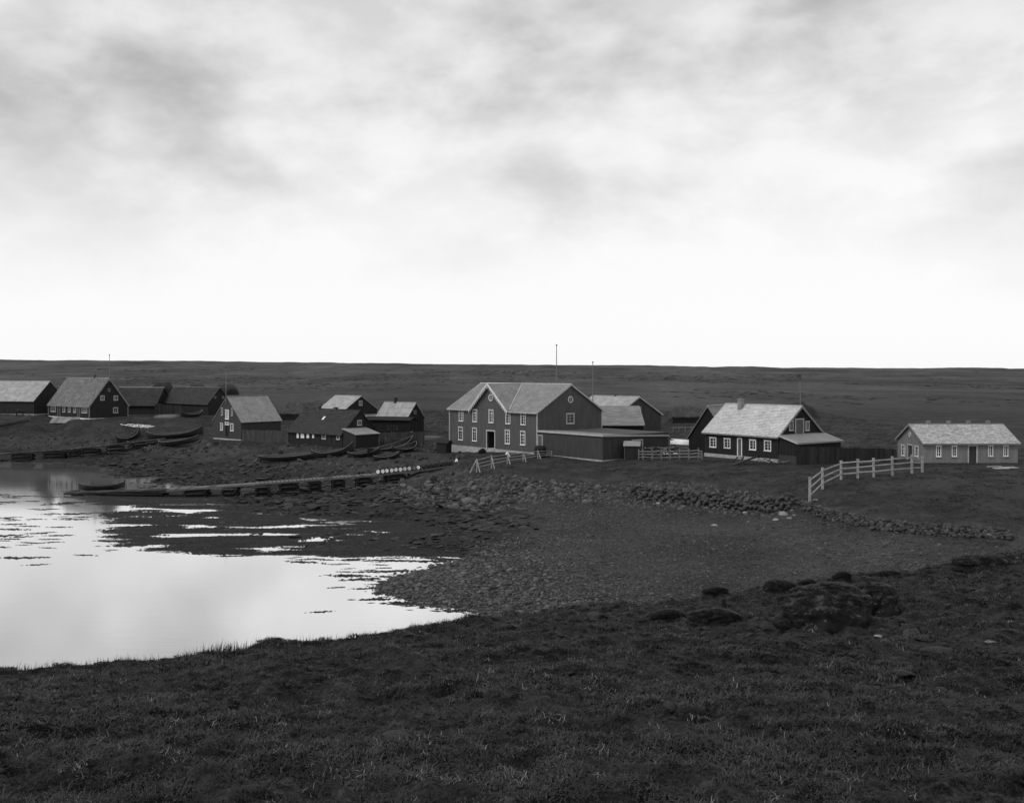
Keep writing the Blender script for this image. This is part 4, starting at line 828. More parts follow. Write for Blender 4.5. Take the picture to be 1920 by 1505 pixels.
rail_fence('braced grey rail fence running from the beach path up to the annex', [(893.7,885,860),(921.4,877.5,853),(951,869.8,850),(980.8,865,846.8),(1008.5,860.5,843.9),(1034,856,845)], (.35, .62, .9), 'fence_pale', .12, brace=[(0, (-.7, -.3)), (0, (.4, -.6)), (1, (.35, -.6)), (2, (.35, -.6)), (3, (.35, -.6)), (4, (.35, -.6))], rw=.04, rh=.07)
rail_fence('grey three-rail fence between the outhouse and the pale-roofed house', [(1197.3,862.5,843),(1205.6,862.5,843),(1222.5,862.5,843.2),(1239.8,862.5,843.2),(1256.8,862,843.2),(1273.9,861.8,842.5),(1291.4,861.5,842),(1309.3,861,840.8),(1316,861,845.5)], (.28, .58, .86), 'fence_grey', .13)
rail_fence('white post-and-rail fence with square posts climbing from the stone wall to the long shed', [(1518,945,895.5),(1542.5,918,877.5),(1577,899,864.5),(1608,897,861.5),(1638,894.5,859.5),(1673,891.5,856.5),(1710,887.5,853.5),(1729.5,886,856.5)], (.33, .62, .9), 'fence_pale', .17, rw=.05, rh=.11)
rail_fence('short grey gate with two rails beside the tarred shed', [(1271,842,832.5),(1282.3,842,832.5),(1294.7,842,832.5)], (.3, .85), 'fence_grey', .12, name='gate')
rail_fence('far post fence near the turf house on the plain', [(1262,810,800),(1273,810,799.5),(1285,810,799.5),(1296,810,799),(1306,810,799)], (.85,), 'fence_grey', .1)
def plank_fence(label, p0, p1, top0, top1, m, pw=.3, name='plank_fence', zb=None):
    a, b = p0, p1; t = thing(name, label, 'fence', a); d = b-a; d.z = 0; L = d.length; d.normalize(); n = int(L/pw)
    for k in range(n):
        f = (k+.5)/n; c = a+(b-a)*f; zg = hz(c.x, c.y)-.1; zt = top0+(top1-top0)*f+random.uniform(-.06, .06); l = c-a; sd = Vector((-d.y, d.x, 0))*random.uniform(-.015, .015)
        x = l+sd; h = d*pw*.48
        MB().prism([(x.x-h.x, x.y-h.y, zg-a.z), (x.x+h.x, x.y+h.y, zg-a.z), (x.x+h.x, x.y+h.y, zt-a.z), (x.x-h.x, x.y-h.y, zt-a.z+random.uniform(-.03, .03))], Vector((-d.y, d.x, 0))*.035).build('plank', m, t)
    sd = Vector((-d.y, d.x, 0))*.08
    for f in (.3, .85): MB().beam(Vector((0, 0, (top0-a.z)*f))+sd, (b-a)+Vector((0, 0, (top1-b.z)*f))+sd, .06, .1).build('rail', m, t)
def gp(px, d): x = (px-CX)*d/FPX; return Vector((x, d, hz(x, d)))
plank_fence('dark vertical plank fence between the lean-to and the long shed', gp(1495, 97.6), gp(1681, 100.5), 5.68, 5.2, 'fence_dark', .28)
plank_fence('brown-grey board fence joining the gable-fronted house to the low house', gp(454, 139), gp(541, 137.4), 5.0, 4.95, 'fence_mid', .28)
plank_fence('pale weathered board fence beyond the dark lean-to', gp(1577, 128), gp(1663, 128), EYE-(826.5-HY)*128/FPX, EYE-(827-HY)*128/FPX, 'fence_grey', .3)
plank_fence('grey paling fence above the middle cluster of boats', gp(712, 136), gp(796, 138), EYE-(811-HY)*136/FPX, EYE-(809-HY)*138/FPX, 'fence_mid', .3)
plank_fence('black board fence linking the two dark barns', gp(290, 180), gp(340, 176), EYE-(757-HY)*180/FPX, EYE-(760-HY)*176/FPX, 'fence_dark', .4)
# ------------------------------------------------------------------ flagpoles
def flagpole(label, px, pyt, d, r=.09, vane=False):
    x = (px-CX)*d/FPX; z = hz(x, d); h = EYE-(pyt-HY)*d/FPX-z; t = thing('flagpole', label, 'flagpole', (x, d, z)); MB().tube([(0, 0, -.3), (0, 0, h*.5), (0, 0, h)], [r, r*.8, r*.55]).build('pole', 'pole', t)
    MB().tube([(0, 0, h), (0, 0, h+.1), (0, 0, h+.2)], [r*.8, r*1.6, r*.4]).build('finial', 'lead', t)
    if vane:
        MB().tube([(0, 0, h), (0, 0, h+.75)], .03).build('spindle', 'lead', t); v_ = MB().prism([(-.55, 0, h+.4), (.15, 0, h+.45), (.15, 0, h+.62), (-.55, 0, h+.6)], (0, .03, 0)).build('weather_vane', 'lead', t); MB().beam((-.3, 0, h+.15), (.3, 0, h+.15), .04, .04).build('arm', 'lead', v_)
flagpole('tall slim flagpole rising behind the ridge of the warehouse', 1043.6, 648, 140); flagpole('flagpole beside the left end of the battened gable house behind the warehouse', 1111.5, 680, 146); flagpole('pale pole with small weather vane beside the big haystack', 1500.5, 712, 150, .1, True)
# ------------------------------------------------------------------ stones
ROCKS = [rock_mesh('stone_shape', 'stone_bank', 100+k, sub=2, flat=random.uniform(.62, .85)) for k in range(8)]
def stone_parts(root, locs, sizes, name='stone', meshes=ROCKS):
    o0 = root.location
    for p, s in zip(locs, sizes):
        o = link(name, random.choice(meshes), root); o.location = p-o0; o.rotation_euler = (random.uniform(-.4, .4), random.uniform(-.4, .4), random.uniform(0, 6.28)); o.scale = (s*random.uniform(.85, 1.25), s*random.uniform(.8, 1.1), s*random.uniform(.75, 1.05))
def px_pts(n, poly, rng=RNG):
    """random photo pixels inside a polygon, met with the ground"""
    xs = [p[0] for p in poly]; ys = [p[1] for p in poly]; out = []
    while len(out) < n:
        x, y = rng.uniform(min(xs), max(xs)), rng.uniform(min(ys), max(ys)); c_ = False; j = len(poly)-1
        for i in range(len(poly)):
            if (poly[i][1] > y) != (poly[j][1] > y) and x < (poly[j][0]-poly[i][0])*(y-poly[i][1])/(poly[j][1]-poly[i][1])+poly[i][0]: c_ = not c_
            j = i
        if c_: out.append((x, y))
    return out
def hits(pts, dmin=5, dmax=260, n=900):
    d = np.geomspace(dmin, dmax, n); pts = np.array(pts); R = []
    for ch in np.array_split(pts, max(1, len(pts)//400)):
        X = (ch[:, :1]-CX)*d[None]/FPX; z = height(X, np.broadcast_to(d, X.shape)); r = EYE-(ch[:, 1:]-HY)*d[None]/FPX; i = np.argmax(r <= z, axis=1); dd = d[i]
        R.append(np.stack([(ch[:, 0]-CX)*dd/FPX, dd, EYE-(ch[:, 1]-HY)*dd/FPX], -1))
    return np.concatenate(R)
bk = [(725,918),(800,900),(880,892),(960,893),(1060,905),(1150,918),(1165,938),(1050,945),(960,945),(930,962),(860,955),(760,945)]
H3 = hits(px_pts(300, bk), 60, 150); t = thing('boulder_bank', 'broad bank of rounded grey boulders between the warehouse and the beach', 'stone bank', tuple(H3.mean(0)))
stone_parts(t, [Vector(p) for p in H3], np.clip(RNG.lognormal(-1.42, .4, 300), .13, .58))
H3 = hits(px_pts(1500, bk[:5]+[(1180, 905), (1300, 905), (1420, 925), (1500, 945), (1490, 972), (1400, 968), (1250, 955)]+bk[7:]), 60, 150)
scatter('small_stones', None, None, H3-np.array(t.location)[None], RNG.uniform(0, 6, (1500, 3)), np.repeat(RNG.uniform(.08, .2, (1500, 1)), 3, 1), ROCKS, parent=t)
WR = [rock_mesh('stone_shape', 'stone', 140+k, sub=2, flat=random.uniform(.62, .85), amp=.35) for k in range(6)]
def courses(label, name, foot, hpx, n, s0, rough):
    F3 = hits([(np.interp(f, np.linspace(0, 1, len(foot)), [q[0] for q in foot]), np.interp(f, np.linspace(0, 1, len(foot)), [q[1] for q in foot])) for f in np.linspace(0, 1, 60)], 50, 140)
    t = thing(name, label, 'stone wall', tuple(F3[0])); seg = np.concatenate([[0], np.cumsum(np.linalg.norm(np.diff(F3, axis=0), axis=1))]); L = []; S = []
    rows = n
    for k in range(rows):
        a = random.uniform(0, s0)
        while a < seg[-1]:
            s = s0*random.uniform(.55, 1.5); p = [np.interp(a, seg, F3[:, i]) for i in range(3)]; h = hpx*p[1]/FPX
            L.append(Vector((p[0]+random.uniform(-rough, rough), p[1]+k*.14+random.uniform(-rough, rough), p[2]+h*(k+.4)/rows+random.uniform(-rough, rough)*.4))); S.append(s*.62); a += s*1.02
    idx = list(range(len(L))); random.shuffle(idx); rest = idx[300:]; idx = idx[:300]; stone_parts(t, [L[i] for i in idx], [S[i] for i in idx], meshes=WR)
    if rest: scatter(name+'_fill', None, None, np.array([tuple(L[i]-t.location) for i in rest]), RNG.uniform(0, 6, (len(rest), 3)), np.repeat(np.array([[S[i]] for i in rest]), 3, 1), WR, parent=t).name = 'small_stones'
    return t
courses('loose dry-stone facing along the top of the beach below the pale-roofed house', 'stone_revetment', [(1188,936),(1250,940),(1320,948),(1400,958),(1450,962),(1495,950)], 24, 7, .34, .24)
t = courses('low dry-stone wall below the grass on the right, under the white fence', 'stone_wall', [(1508,960),(1560,976),(1640,992),(1720,1002),(1800,1007),(1900,1012)], 19, 6, .29, .07)
lb = hits([(965,953),(985,955),(1235,944),(1398,962),(1470,963),(1480,972),(1490,966),(1455,975),(1340,985),(1280,950),(1828,1003),(1851,1000),(1862,998),(1530,938)], 45, 150)
LBL = ['flat slab lying left of a twin at the foot of the boulder bank', 'flat slab lying right of its twin at the foot of the boulder bank', 'pale stone on the beach below the stone facing, far left one', 'pale stone tight under the middle of the stone facing', 'pale round boulder at the dark gap before the stone wall', 'pale stone just below the round boulder at the gap', 'pale stone right of the round boulder at the gap', 'pale stone lying lowest at the gap before the stone wall', 'small pale stone alone on the upper beach', 'small pale stone close under the left part of the facing', 'light boulder on the stone wall, leftmost of three', 'light boulder on the stone wall, middle of three', 'light boulder on the stone wall, rightmost of three', 'white stone at the foot of the first white fence post']
PR = [rock_mesh('boulder_shape', 'pale_stone', 300+k, sub=3, flat=.7) for k in range(4)]
for p, l, k in zip(lb, LBL, range(99)):
    o = link('boulder', PR[k % 4] if k > 1 else ROCKS[k]); s = (.45 if k in (4, 10, 11) else .22)*random.uniform(.8, 1.1); o.location = p; o.scale = (s*1.2, s, s) if k > 1 else (.9, .4, .2); o.rotation_euler = (0, 0, k*1.3); tag(o, l, 'stone')
fr = hits([(1735,1198),(1765,1225),(1710,1190),(1648,1193),(1860,1205),(1110,1155),(755,1385),(1690,1265),(1540,1300),(800,1330)], 5, 60)
FL = ['flat pale stone among the stony turf right of the turf mound', 'big sloping grey stone in the stony turf lower right', 'long low stone just right of a small white one', 'small white stone below the right end of the turf mound', 'pale flake of stone near the right edge', 'flat stone lying in the grass below the beach', 'half-buried stone in the grass at bottom centre-left', 'rough stone in the lower right turf', 'low stone sunk in the dark turf, right of bottom centre', 'small stone in the grass left of centre']
for p, l, k in zip(fr, FL, range(99)):
    o = link('boulder', rock_mesh('boulder_shape', 'pale_stone' if k in (3, 4) else 'stone_dim', 400+k, sub=4, flat=.6)); s = (.20, .34, .24, .09, .11, .30, .16, .18, .16, .10)[k]; o.location = p+np.array([0, 0, s*.1]); o.scale = (s*1.3, s*.8, s*.6); o.rotation_euler = (.1, .15, k*2.1); tag(o, l, 'stone')
# ------------------------------------------------------------------ turf blocks in the foreground
GRASS_EXTRA = []
def sod(label, px, py, w_, dp, h, seed, rz=0, lean=0.):
    p = hit(px, py, 5, 70); t = thing('turf_block', label, 'turf mound', (p.x, p.y+dp*.4, p.z-.12), rz); b = bmesh.new(); bmesh.ops.create_icosphere(b, subdivisions=5, radius=1); sv = Vector((seed*7.3, seed*3.1, 0))
    for v in b.verts:
        n = v.co.normalized(); k = 1/max(1e-6, (abs(n.x)**2.5+abs(n.y)**2.5+abs(n.z)**2.5)**(1/2.5)); q = Vector((n.x*k*w_/2, n.y*k*dp/2, max(n.z, -.2)*k*h))
        f = mnoise.fractal(q*1.5+sv, 1.0, 2.0, 3)*.26+mnoise.fractal(q*5+sv, .9, 2.0, 3)*.09
        lo_ = 1-.10*max(0, 1-abs(q.z/h-.4)*2.6)                                   # eroded, undercut flank
        hm = 1+.28*mnoise.noise(Vector((q.x*1.1, q.y*.6, seed*5.)))
        v.co = Vector((q.x*lo_*(1+f*.8), q.y*lo_*(1+f*.9), q.z*hm*(1-.25*(q.x/w_*(-2) if q.x < 0 else 0))+f*.25*h))
    b.normal_update(); top = MB(); side = MB(); 
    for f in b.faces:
        m_ = top if f.normal.z+.5*(f.calc_center_median().z/h-.75) > .5+.15*mnoise.noise(f.calc_center_median()*1.5+sv) else side  # upward faces get paler turf as painted light; bare eroded flanks stay dark
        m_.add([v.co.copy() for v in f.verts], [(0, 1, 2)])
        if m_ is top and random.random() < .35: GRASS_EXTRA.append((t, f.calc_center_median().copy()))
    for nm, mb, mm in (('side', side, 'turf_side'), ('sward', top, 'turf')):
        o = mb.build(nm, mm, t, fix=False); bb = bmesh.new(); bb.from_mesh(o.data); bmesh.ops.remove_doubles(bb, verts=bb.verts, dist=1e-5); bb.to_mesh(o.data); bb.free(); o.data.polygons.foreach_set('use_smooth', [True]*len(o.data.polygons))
    b.free(); return t
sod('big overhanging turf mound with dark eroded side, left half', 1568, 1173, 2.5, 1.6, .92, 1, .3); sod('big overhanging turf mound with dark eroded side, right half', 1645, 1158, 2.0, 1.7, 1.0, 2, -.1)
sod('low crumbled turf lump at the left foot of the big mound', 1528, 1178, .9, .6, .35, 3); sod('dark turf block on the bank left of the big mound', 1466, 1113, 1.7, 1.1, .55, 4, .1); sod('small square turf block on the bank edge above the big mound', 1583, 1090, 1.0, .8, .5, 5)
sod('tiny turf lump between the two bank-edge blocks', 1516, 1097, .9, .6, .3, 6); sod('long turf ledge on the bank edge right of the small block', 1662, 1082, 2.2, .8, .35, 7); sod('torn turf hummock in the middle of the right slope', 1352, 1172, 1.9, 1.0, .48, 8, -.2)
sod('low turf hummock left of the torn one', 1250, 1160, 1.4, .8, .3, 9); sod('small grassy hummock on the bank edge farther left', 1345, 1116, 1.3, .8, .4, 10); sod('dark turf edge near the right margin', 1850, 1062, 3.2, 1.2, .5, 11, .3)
MB().tube([(0, 0, -.2), (.02, 0, .28), (-.02, .02, .5)], [.09, .08, .07], 7).build('wooden_stub', 'turf_side').location = hit(1357, 1150, 5, 70)
o = bpy.data.objects['wooden_stub']; tag(o, 'short dark post stub standing on the torn hummock', 'post')
# ------------------------------------------------------------------ bits around the houses
p = hit(1378, 868); q_ = at(1389, 856.5, p.y+.9); t = thing('plank_steps', 'slanting wooden steps up to the door of the pale-roofed house', 'steps', p)
for s in (-.35, .35): MB().beam(Vector((s, 0, 0)), q_-p+Vector((s, 0, 0)), .06, .14).build('stringer', 'fence_dark', t)
for k in range(5): c = (q_-p)*((k+.6)/5); MB().box((c.x-.38, c.y-.1, c.z+.02), (c.x+.38, c.y+.1, c.z+.06)).build('tread', 'fence_mid', t)
a, b = hit(1374, 873), hit(1424, 864); b.z += .55; tag(MB().tube([a+Vector((0, 0, .1)), b], [.14, .1], 8).build('log', 'fence_mid', smooth=True), 'long log leaning up from the grass before the pale-roofed house', 'log')
t = thing('driftwood_heap', 'tangled heap of wood and rope against the lean-to of the pale-roofed house', 'wood heap', hit(1440, 870))
for k in range(16):
    a = Vector((random.uniform(-1.6, 2.2), random.uniform(-.6, .3), random.uniform(.05, .3))); d = Vector((random.uniform(-1, 1), random.uniform(-.3, .3), random.uniform(-.1, .45))); MB().tube([a, a+d], [.06, .04], 6).build('branch', random.choice(['fence_mid', 'fence_dark', 'fence_grey']), t)
t = thing('driftwood_stack', 'rough stack of driftwood behind the three-rail fence beside the annex', 'wood stack', hit(1235, 857))
for k in range(70):
    r_ = k//14; x = -1.6+(k % 14)*.26+random.uniform(-.1, .1); a = Vector((x, random.uniform(-.3, .3), .1+r_*.24)); d = Vector((random.uniform(-.6, .6), random.uniform(-.6, .6), random.uniform(-.12, .12))); MB().tube([a-d, a+d], [.09, .07], 6).build('log', random.choice(['wood_stack', 'fence_mid', 'fence_grey', 'fence_dark']), t)
t = thing('plank_pile', 'pale planks scattered in the grass before the long shed', 'planks', hit(1880, 880, 60, 130))
for k in range(6): a = Vector((random.uniform(-1, .2), -.4+k*.3, .12+.05*(k % 2))); MB().beam(a, a+Vector((random.uniform(1, 1.8), random.uniform(-.1, .1), .02)), .2, .05).build('plank', 'trim_dull', t)
t = thing('plank_pile', 'dark timber and boards lying by the plank fence behind the white fence', 'planks', hit(1640, 872, 60, 130))
for k in range(7): a = Vector((random.uniform(-2, 0), -.5+k*.2, .15+.08*(k % 3))); MB().beam(a, a+Vector((random.uniform(1.2, 2.4), random.uniform(-.2, .2), .1)), .16, .06).build('plank', random.choice(['fence_grey', 'fence_mid']), t)
t = thing('plank_pile', 'planks lying before the door of the gable-fronted house', 'planks', hit(428, 822, 60, 180))
for k in range(5): a = Vector((random.uniform(-2, 0), -.5+k*.25, .12)); MB().beam(a, a+Vector((random.uniform(1.6, 3), random.uniform(-.3, .2), .05)), .2, .06).build('plank', random.choice(['fence_grey', 'boat_rail']), t)
def cloth(label, pxy, w_, dp, h):
    p = hit(*pxy); n = 14; vs = []; fs = []
    for i in range(n):
        for j in range(n):
            x, y = (i/(n-1)-.5), (j/(n-1)-.5); vs.append((x*w_*(1+.2*random.random()), y*dp, h*max(0, 1-3*(x*x+y*y))*random.uniform(.6, 1.1)+.02))
    for i in range(n-1):
        for j in range(n-1): fs.append((i*n+j, (i+1)*n+j, (i+1)*n+j+1, i*n+j+1))
    o = MB().add(vs, fs).build('canvas', 'white_cloth', None, smooth=True); o.location = p; tag(o, label, 'canvas')
cloth('white canvas heap behind the three-rail fence', (1257, 851), 1.5, 1, .6); cloth('white cloth lump caught on the braced fence by the warehouse', (951, 856), .6, .4, .55); cloth('small white heap at the end of the dark barrel row', (856, 866), .35, .3, .4)
for (px_, py_, w_, h_, l_) in ((904, 850, 1.3, .8, 'dark heap left of the open warehouse door'), (945, 857, 1.5, .35, 'low dark heap of rope and timber under the lower warehouse windows')):
    p = hit(px_, py_); o = link('dark_heap', rock_mesh('dark_heap', 'turf_side', int(px_), 4, flat=1, amp=.5)); o.location = p; o.scale = (w_/2, w_*.4, h_); tag(o, l_, 'heap')
# low shed roof, horse, drying ground
p = hit(120, 793, 60, 220); t = thing('low_shed', 'low shed with pale board roof sunk in the bank before the chimney house', 'shed', (p.x-2.4, p.y, p.z-.3))
MB().prism([(0, 0, -.6), (0, 2.6, -.6), (0, 2.6, .35), (0, 1.3, 1.15), (0, 0, .35)], (4.6, 0, 0)).build('wall', 'wall_mid', t)
rr_ = MB(); 
for s in (0, 1):
    f_ = (lambda x, y, z: (x, y, z)) if s == 0 else (lambda x, y, z: (x, 2.6-y, z)); rr_.prism([f_(-.1, -.2, .25), f_(-.1, 1.3, 1.18), f_(-.1, 1.3, 1.26), f_(-.1, -.2, .33)], (4.8, 0, 0))
ro = rr_.build('roof', 'roof_board', t)
for k in range(16): MB().prism([(-.1+k*.3, -.24, .335), (.17+k*.3, -.24, .335), (.17+k*.3, 1.3, 1.285), (-.1+k*.3, 1.3, 1.285)], (0, 0, .025)).build('board', 'roof_board', ro)
def horse():
    p = hit(36, 780, 60, 220); p.z = hz(p.x, p.y); J = {'hip': (.55, 0, .98, .23), 'belly': (.1, 0, .92, .27), 'chest': (-.4, 0, .95, .25), 'neck': (-.72, 0, 1.15, .14), 'poll': (-.95, 0, 1.3, .11), 'muzzle': (-1.25, 0, 1.08, .07), 'tail': (.82, 0, .95, .05), 'tip': (.92, 0, .5, .04)}
    E = [('hip', 'belly'), ('belly', 'chest'), ('chest', 'neck'), ('neck', 'poll'), ('poll', 'muzzle'), ('hip', 'tail'), ('tail', 'tip')]
    for s, y in (('l', .16), ('r', -.16)):
        J.update({'fs'+s: (-.42, y, .75, .11), 'fk'+s: (-.42+.05*y, y, .42, .06), 'ff'+s: (-.42, y, .03, .055), 'hs'+s: (.55, y, .78, .13), 'hk'+s: (.48, y, .55, .08), 'hh'+s: (.62, y, .36, .055), 'hf'+s: (.58, y, .03, .055)})
        E += [('chest', 'fs'+s), ('fs'+s, 'fk'+s), ('fk'+s, 'ff'+s), ('hip', 'hs'+s), ('hs'+s, 'hk'+s), ('hk'+s, 'hh'+s), ('hh'+s, 'hf'+s), ]
    k = list(J); me = bpy.data.meshes.new('horse'); me.from_pydata([J[n][:3] for n in k], [(k.index(a), k.index(b)) for a, b in E], []); o = link('horse', me); o.location = p; o.rotation_euler[2] = .2
    md = o.modifiers.new('skin', 'SKIN'); sk = me.skin_vertices[0].data if me.skin_vertices else None
    if sk is None: b = bmesh.new(); b.from_mesh(me); b.verts.layers.skin.verify(); b.to_mesh(me); b.free(); sk = me.skin_vertices[0].data
    for i, n in enumerate(k): sk[i].radius = (J[n][3], J[n][3])
    sk[0].use_root = True; o.modifiers.new('sub', 'SUBSURF').levels = 1; me.materials.append(MATS['horse'])
    for e in (.04, -.04): MB().tube([(-.95, e, 1.38), (-.93, e*1.3, 1.52)], [.035, .008], 5).build('ear', 'horse', o)
    MB().prism([(-.5, -.02, 1.2), (-.9, -.02, 1.42), (-.86, -.02, 1.28), (-.55, -.02, 1.08)], (0, .04, 0)).build('mane', 'lead', o)
    tag(o, 'small dark horse standing before the grey-roofed barn at the left edge', 'horse')
horse()
fx = hits(px_pts(140, [(226, 795), (262, 796), (290, 799), (280, 803), (252, 801), (228, 797)]), 60, 240)
scatter('white_stones', 'strip of small white stones scattered on the grass right of the chimney house', 'stones', fx+np.array([0, 0, .05]), np.stack([np.zeros(140), np.zeros(140), RNG.uniform(0, 6, 140)], -1), np.stack([RNG.uniform(.2, .4, 140), RNG.uniform(.1, .2, 140), RNG.uniform(.05, .1, 140)], -1), [rock_mesh('fish_shape', 'fish', 500, 1)])

# ------------------------------------------------------------------ stuff: shingle, seaweed, shore stones, grass
def world_pts(n, x0, x1, y0, y1): return RNG.uniform(x0, x1, n), RNG.uniform(y0, y1, n)
PB = [rock_mesh('pebble_shape', 'pebble', 600+k, 1, flat=.6) for k in range(5)]+[rock_mesh('pebble_shape', 'pebble_dark', 620+k, 1, flat=.55) for k in range(2)]
X, Y = world_pts(230000, -14, 42, 44, 96); fgz, gvz, wdz, rkz, wz = zones(X, Y); Z = height(X, Y); px = CX+FPX*X/Y
keep = (RNG.random(len(X)) < gvz*(.6+.35*(1-sstep(.35, 1.0, Z+.35*fbm(X*.15, Y*.15, 121, 3))))) & (Z > -.14) & (px > 600) & (px < 2050); X, Y, Z = X[keep], Y[keep], Z[keep]; n = len(X)
s = np.clip(RNG.lognormal(-3.0, .5, n), .025, .24); s *= 1.3-.65*sstep(.3, 1.0, Z)
scatter('beach_shingle', 'grey shingle covering the curved beach', 'shingle', np.stack([X, Y, Z+s*.15], -1), np.stack([RNG.uniform(-.3, .3, n), RNG.uniform(-.3, .3, n), RNG.uniform(0, 6.3, n)], -1), np.stack([s*RNG.uniform(.9, 1.4, n), s, s*RNG.uniform(.7, 1, n)], -1), PB)
# seaweed
WM = [rock_mesh('weed_shape', 'weed', 700+k, 3, flat=.55, amp=.5) for k in range(5)]
X, Y = world_pts(110000, -62, 4, 56, 150); fgz, gvz, wdz, rkz, wz = zones(X, Y); Z = height(X, Y); cl = fbm(X*.16, Y*.22, 91, 4)
keep = (RNG.random(len(X)) < wdz*(.10+.30*(1-sstep(.25, .5, Z))+.55*sstep(-.1, .35, cl))*np.clip(70/Y, .4, 1.2)) & (Z > -.10) & (Z < 1.2) & (RNG.random(len(X)) < .7+.3*sstep(-.02, .15, Z)); X, Y, Z = X[keep], Y[keep], Z[keep]; n = len(X)
s = np.clip(RNG.lognormal(-1.75, .5, n), .07, .6)*(.62+.38*sstep(.1, .5, Z))
scatter('seaweed', 'dark seaweed-covered rocks and mounds on the tidal flat', 'seaweed', np.stack([X, Y, Z], -1), np.stack([RNG.uniform(-.2, .2, n), RNG.uniform(-.2, .2, n), RNG.uniform(0, 6.3, n)], -1), np.stack([s*1.35, s, s*RNG.uniform(.35, .75, n)], -1), WM)
# thin floating weed in the shallows: ragged streaks of small fronds
def streak(seed):
    r = random.Random(seed); mb = MB()
    for _ in range(60):
        x, y = r.gauss(0, .6), r.gauss(0, .16); a = r.uniform(-.5, .5); l, w_ = r.uniform(.05, .22), r.uniform(.02, .07); n_ = 6; c_ = (x, y)
        vs = [(c_[0]+l*math.cos(6.283*k/n_)*math.cos(a)-w_*math.sin(6.283*k/n_)*math.sin(a)+r.uniform(-.02, .02), c_[1]+l*math.cos(6.283*k/n_)*math.sin(a)+w_*math.sin(6.283*k/n_)*math.cos(a), 0) for k in range(n_)]+[(c_[0], c_[1], r.uniform(.2, .8))]
        mb.add(vs, [(k, (k+1) % n_, n_) for k in range(n_)])
    me = bpy.data.meshes.new('frond_shape'); me.from_pydata(mb.v, [], mb.f); me.materials.append(MATS['weed']); return me
FS = [streak(k) for k in range(6)]
X, Y = world_pts(170000, -56, -1, 36, 108); Z = height(X, Y); st = fbm(X*.13, Y*.5, 95, 4); st2 = fbm(X*.4, Y*1.1, 96, 3); R0 = tps(X, Y)
keep = (Z < .02) & (RNG.random(len(X)) < sstep(-.4, .25, st+.45*st2)*np.clip(1.15+R0*2.2, .005, 1)*(.02+1.3*sstep(65, 74, Y))); X, Y = X[keep], Y[keep]; n = len(X); s = np.clip(RNG.lognormal(-.95, .5, n), .12, 1.0)
scatter('floating_seaweed', 'thin dark streaks of floating seaweed in the shallow water', 'seaweed', np.stack([X, Y, np.full(n, .004)], -1), np.stack([np.zeros(n), np.zeros(n), RNG.uniform(-.25, .25, n)], -1), np.stack([s*1.3, s*1.1, s*.06+.02], -1), FS)
# stones on the banks left
X, Y = world_pts(40000, -88, 2, 88, 172); fgz, gvz, wdz, rkz, wz = zones(X, Y); Z = height(X, Y); cl = fbm(X*.2, Y*.2, 97, 4)
keep = (RNG.random(len(X)) < rkz*(.12+.5*sstep(0, .4, cl))) & (Z > .3); X, Y, Z = X[keep], Y[keep], Z[keep]; n = len(X); s = np.clip(RNG.lognormal(-1.7, .45, n), .08, .55)
SR = [rock_mesh('shore_stone_shape', 'stone', 720+k, 2) for k in range(5)]+[rock_mesh('shore_stone_shape', 'weed', 730+k, 2) for k in range(3)]
scatter('shore_stones', 'rough stones and weed strewn over the bank below the village', 'stones', np.stack([X, Y, Z], -1), RNG.uniform(0, 6.3, (n, 3)), np.stack([s*1.2, s, s*.7], -1), SR)
# grass
def clump(name, m, nb, rad_, h0, h1, wd_, seed, lean=.5):
    r = random.Random(seed); mb = MB()
    for _ in range(nb):
        a = r.uniform(0, 6.28); d = rad_*math.sqrt(r.random()); b = Vector((d*math.cos(a), d*math.sin(a), -.01)); h = r.uniform(h0, h1); a2 = r.uniform(0, 6.28); l = Vector((math.cos(a2), math.sin(a2), 0))*h*r.uniform(.2, 1)*lean; sd = Vector((-math.sin(a2), math.cos(a2), 0))*wd_*r.uniform(.7, 1.3)
        m1 = b+l*.35+Vector((0, 0, h*.6)); tp = b+l+Vector((0, 0, h*r.uniform(.75, 1))); mb.add([b-sd, b+sd, m1+sd*.7, m1-sd*.7, tp], [(0, 1, 2, 3), (3, 2, 4)])
    me = bpy.data.meshes.new(name); me.from_pydata(mb.v, [], mb.f); me.materials.append(MATS[m]); return me
def cushion(m, seed):
    """a low hump of short radiating blades"""
    r = random.Random(seed+900); mb = MB()
    for _ in range(110):
        a = r.uniform(0, 6.28); f = math.sqrt(r.random()); th = f*1.35; dv = Vector((math.sin(th)*math.cos(a), math.sin(th)*math.sin(a), math.cos(th)*.6)); b = Vector((dv.x*.085, dv.y*.085, dv.z*.06-.015)); tp = b+Vector((dv.x+r.uniform(-.5, .5), dv.y+r.uniform(-.5, .5), dv.z+.3)).normalized()*r.uniform(.015, .04); sd = Vector((-math.sin(a), math.cos(a), r.uniform(-.3, .3)))*.0065
        mb.add([b-sd, b+sd, tp+sd*.4, tp-sd*.4], [(0, 1, 2, 3)])
    me = bpy.data.meshes.new('cushion_shape'); me.from_pydata(mb.v, [], mb.f); me.materials.append(MATS[m]); return me
GM = [clump('grass_shape', 'grass_blade', 44, .13, .015, .05, .006, k, 1.8) for k in range(4)]+[clump('grass_shape', 'grass_dark', 44, .13, .015, .045, .007, 10+k, 2.0) for k in range(2)]+[clump('grass_shape', 'grass_pale', 16, .12, .015, .06, .004, 20, 2.0)]+[cushion('sward_lit_top', 30+k) for k in range(2)]
n0 = 95000; d = RNG.uniform(4.5, 60, n0); pxr = RNG.uniform(-160, 2080, n0); X = (pxr-CX)*d/FPX; Y = d; fgz = zones(X, Y)[0]; Fd = fore(X, Y)
cl = fbm(X*.5, Y*.5, 101, 4); er = sstep(1380, 1650, pxr)*sstep(14, 22, Y)
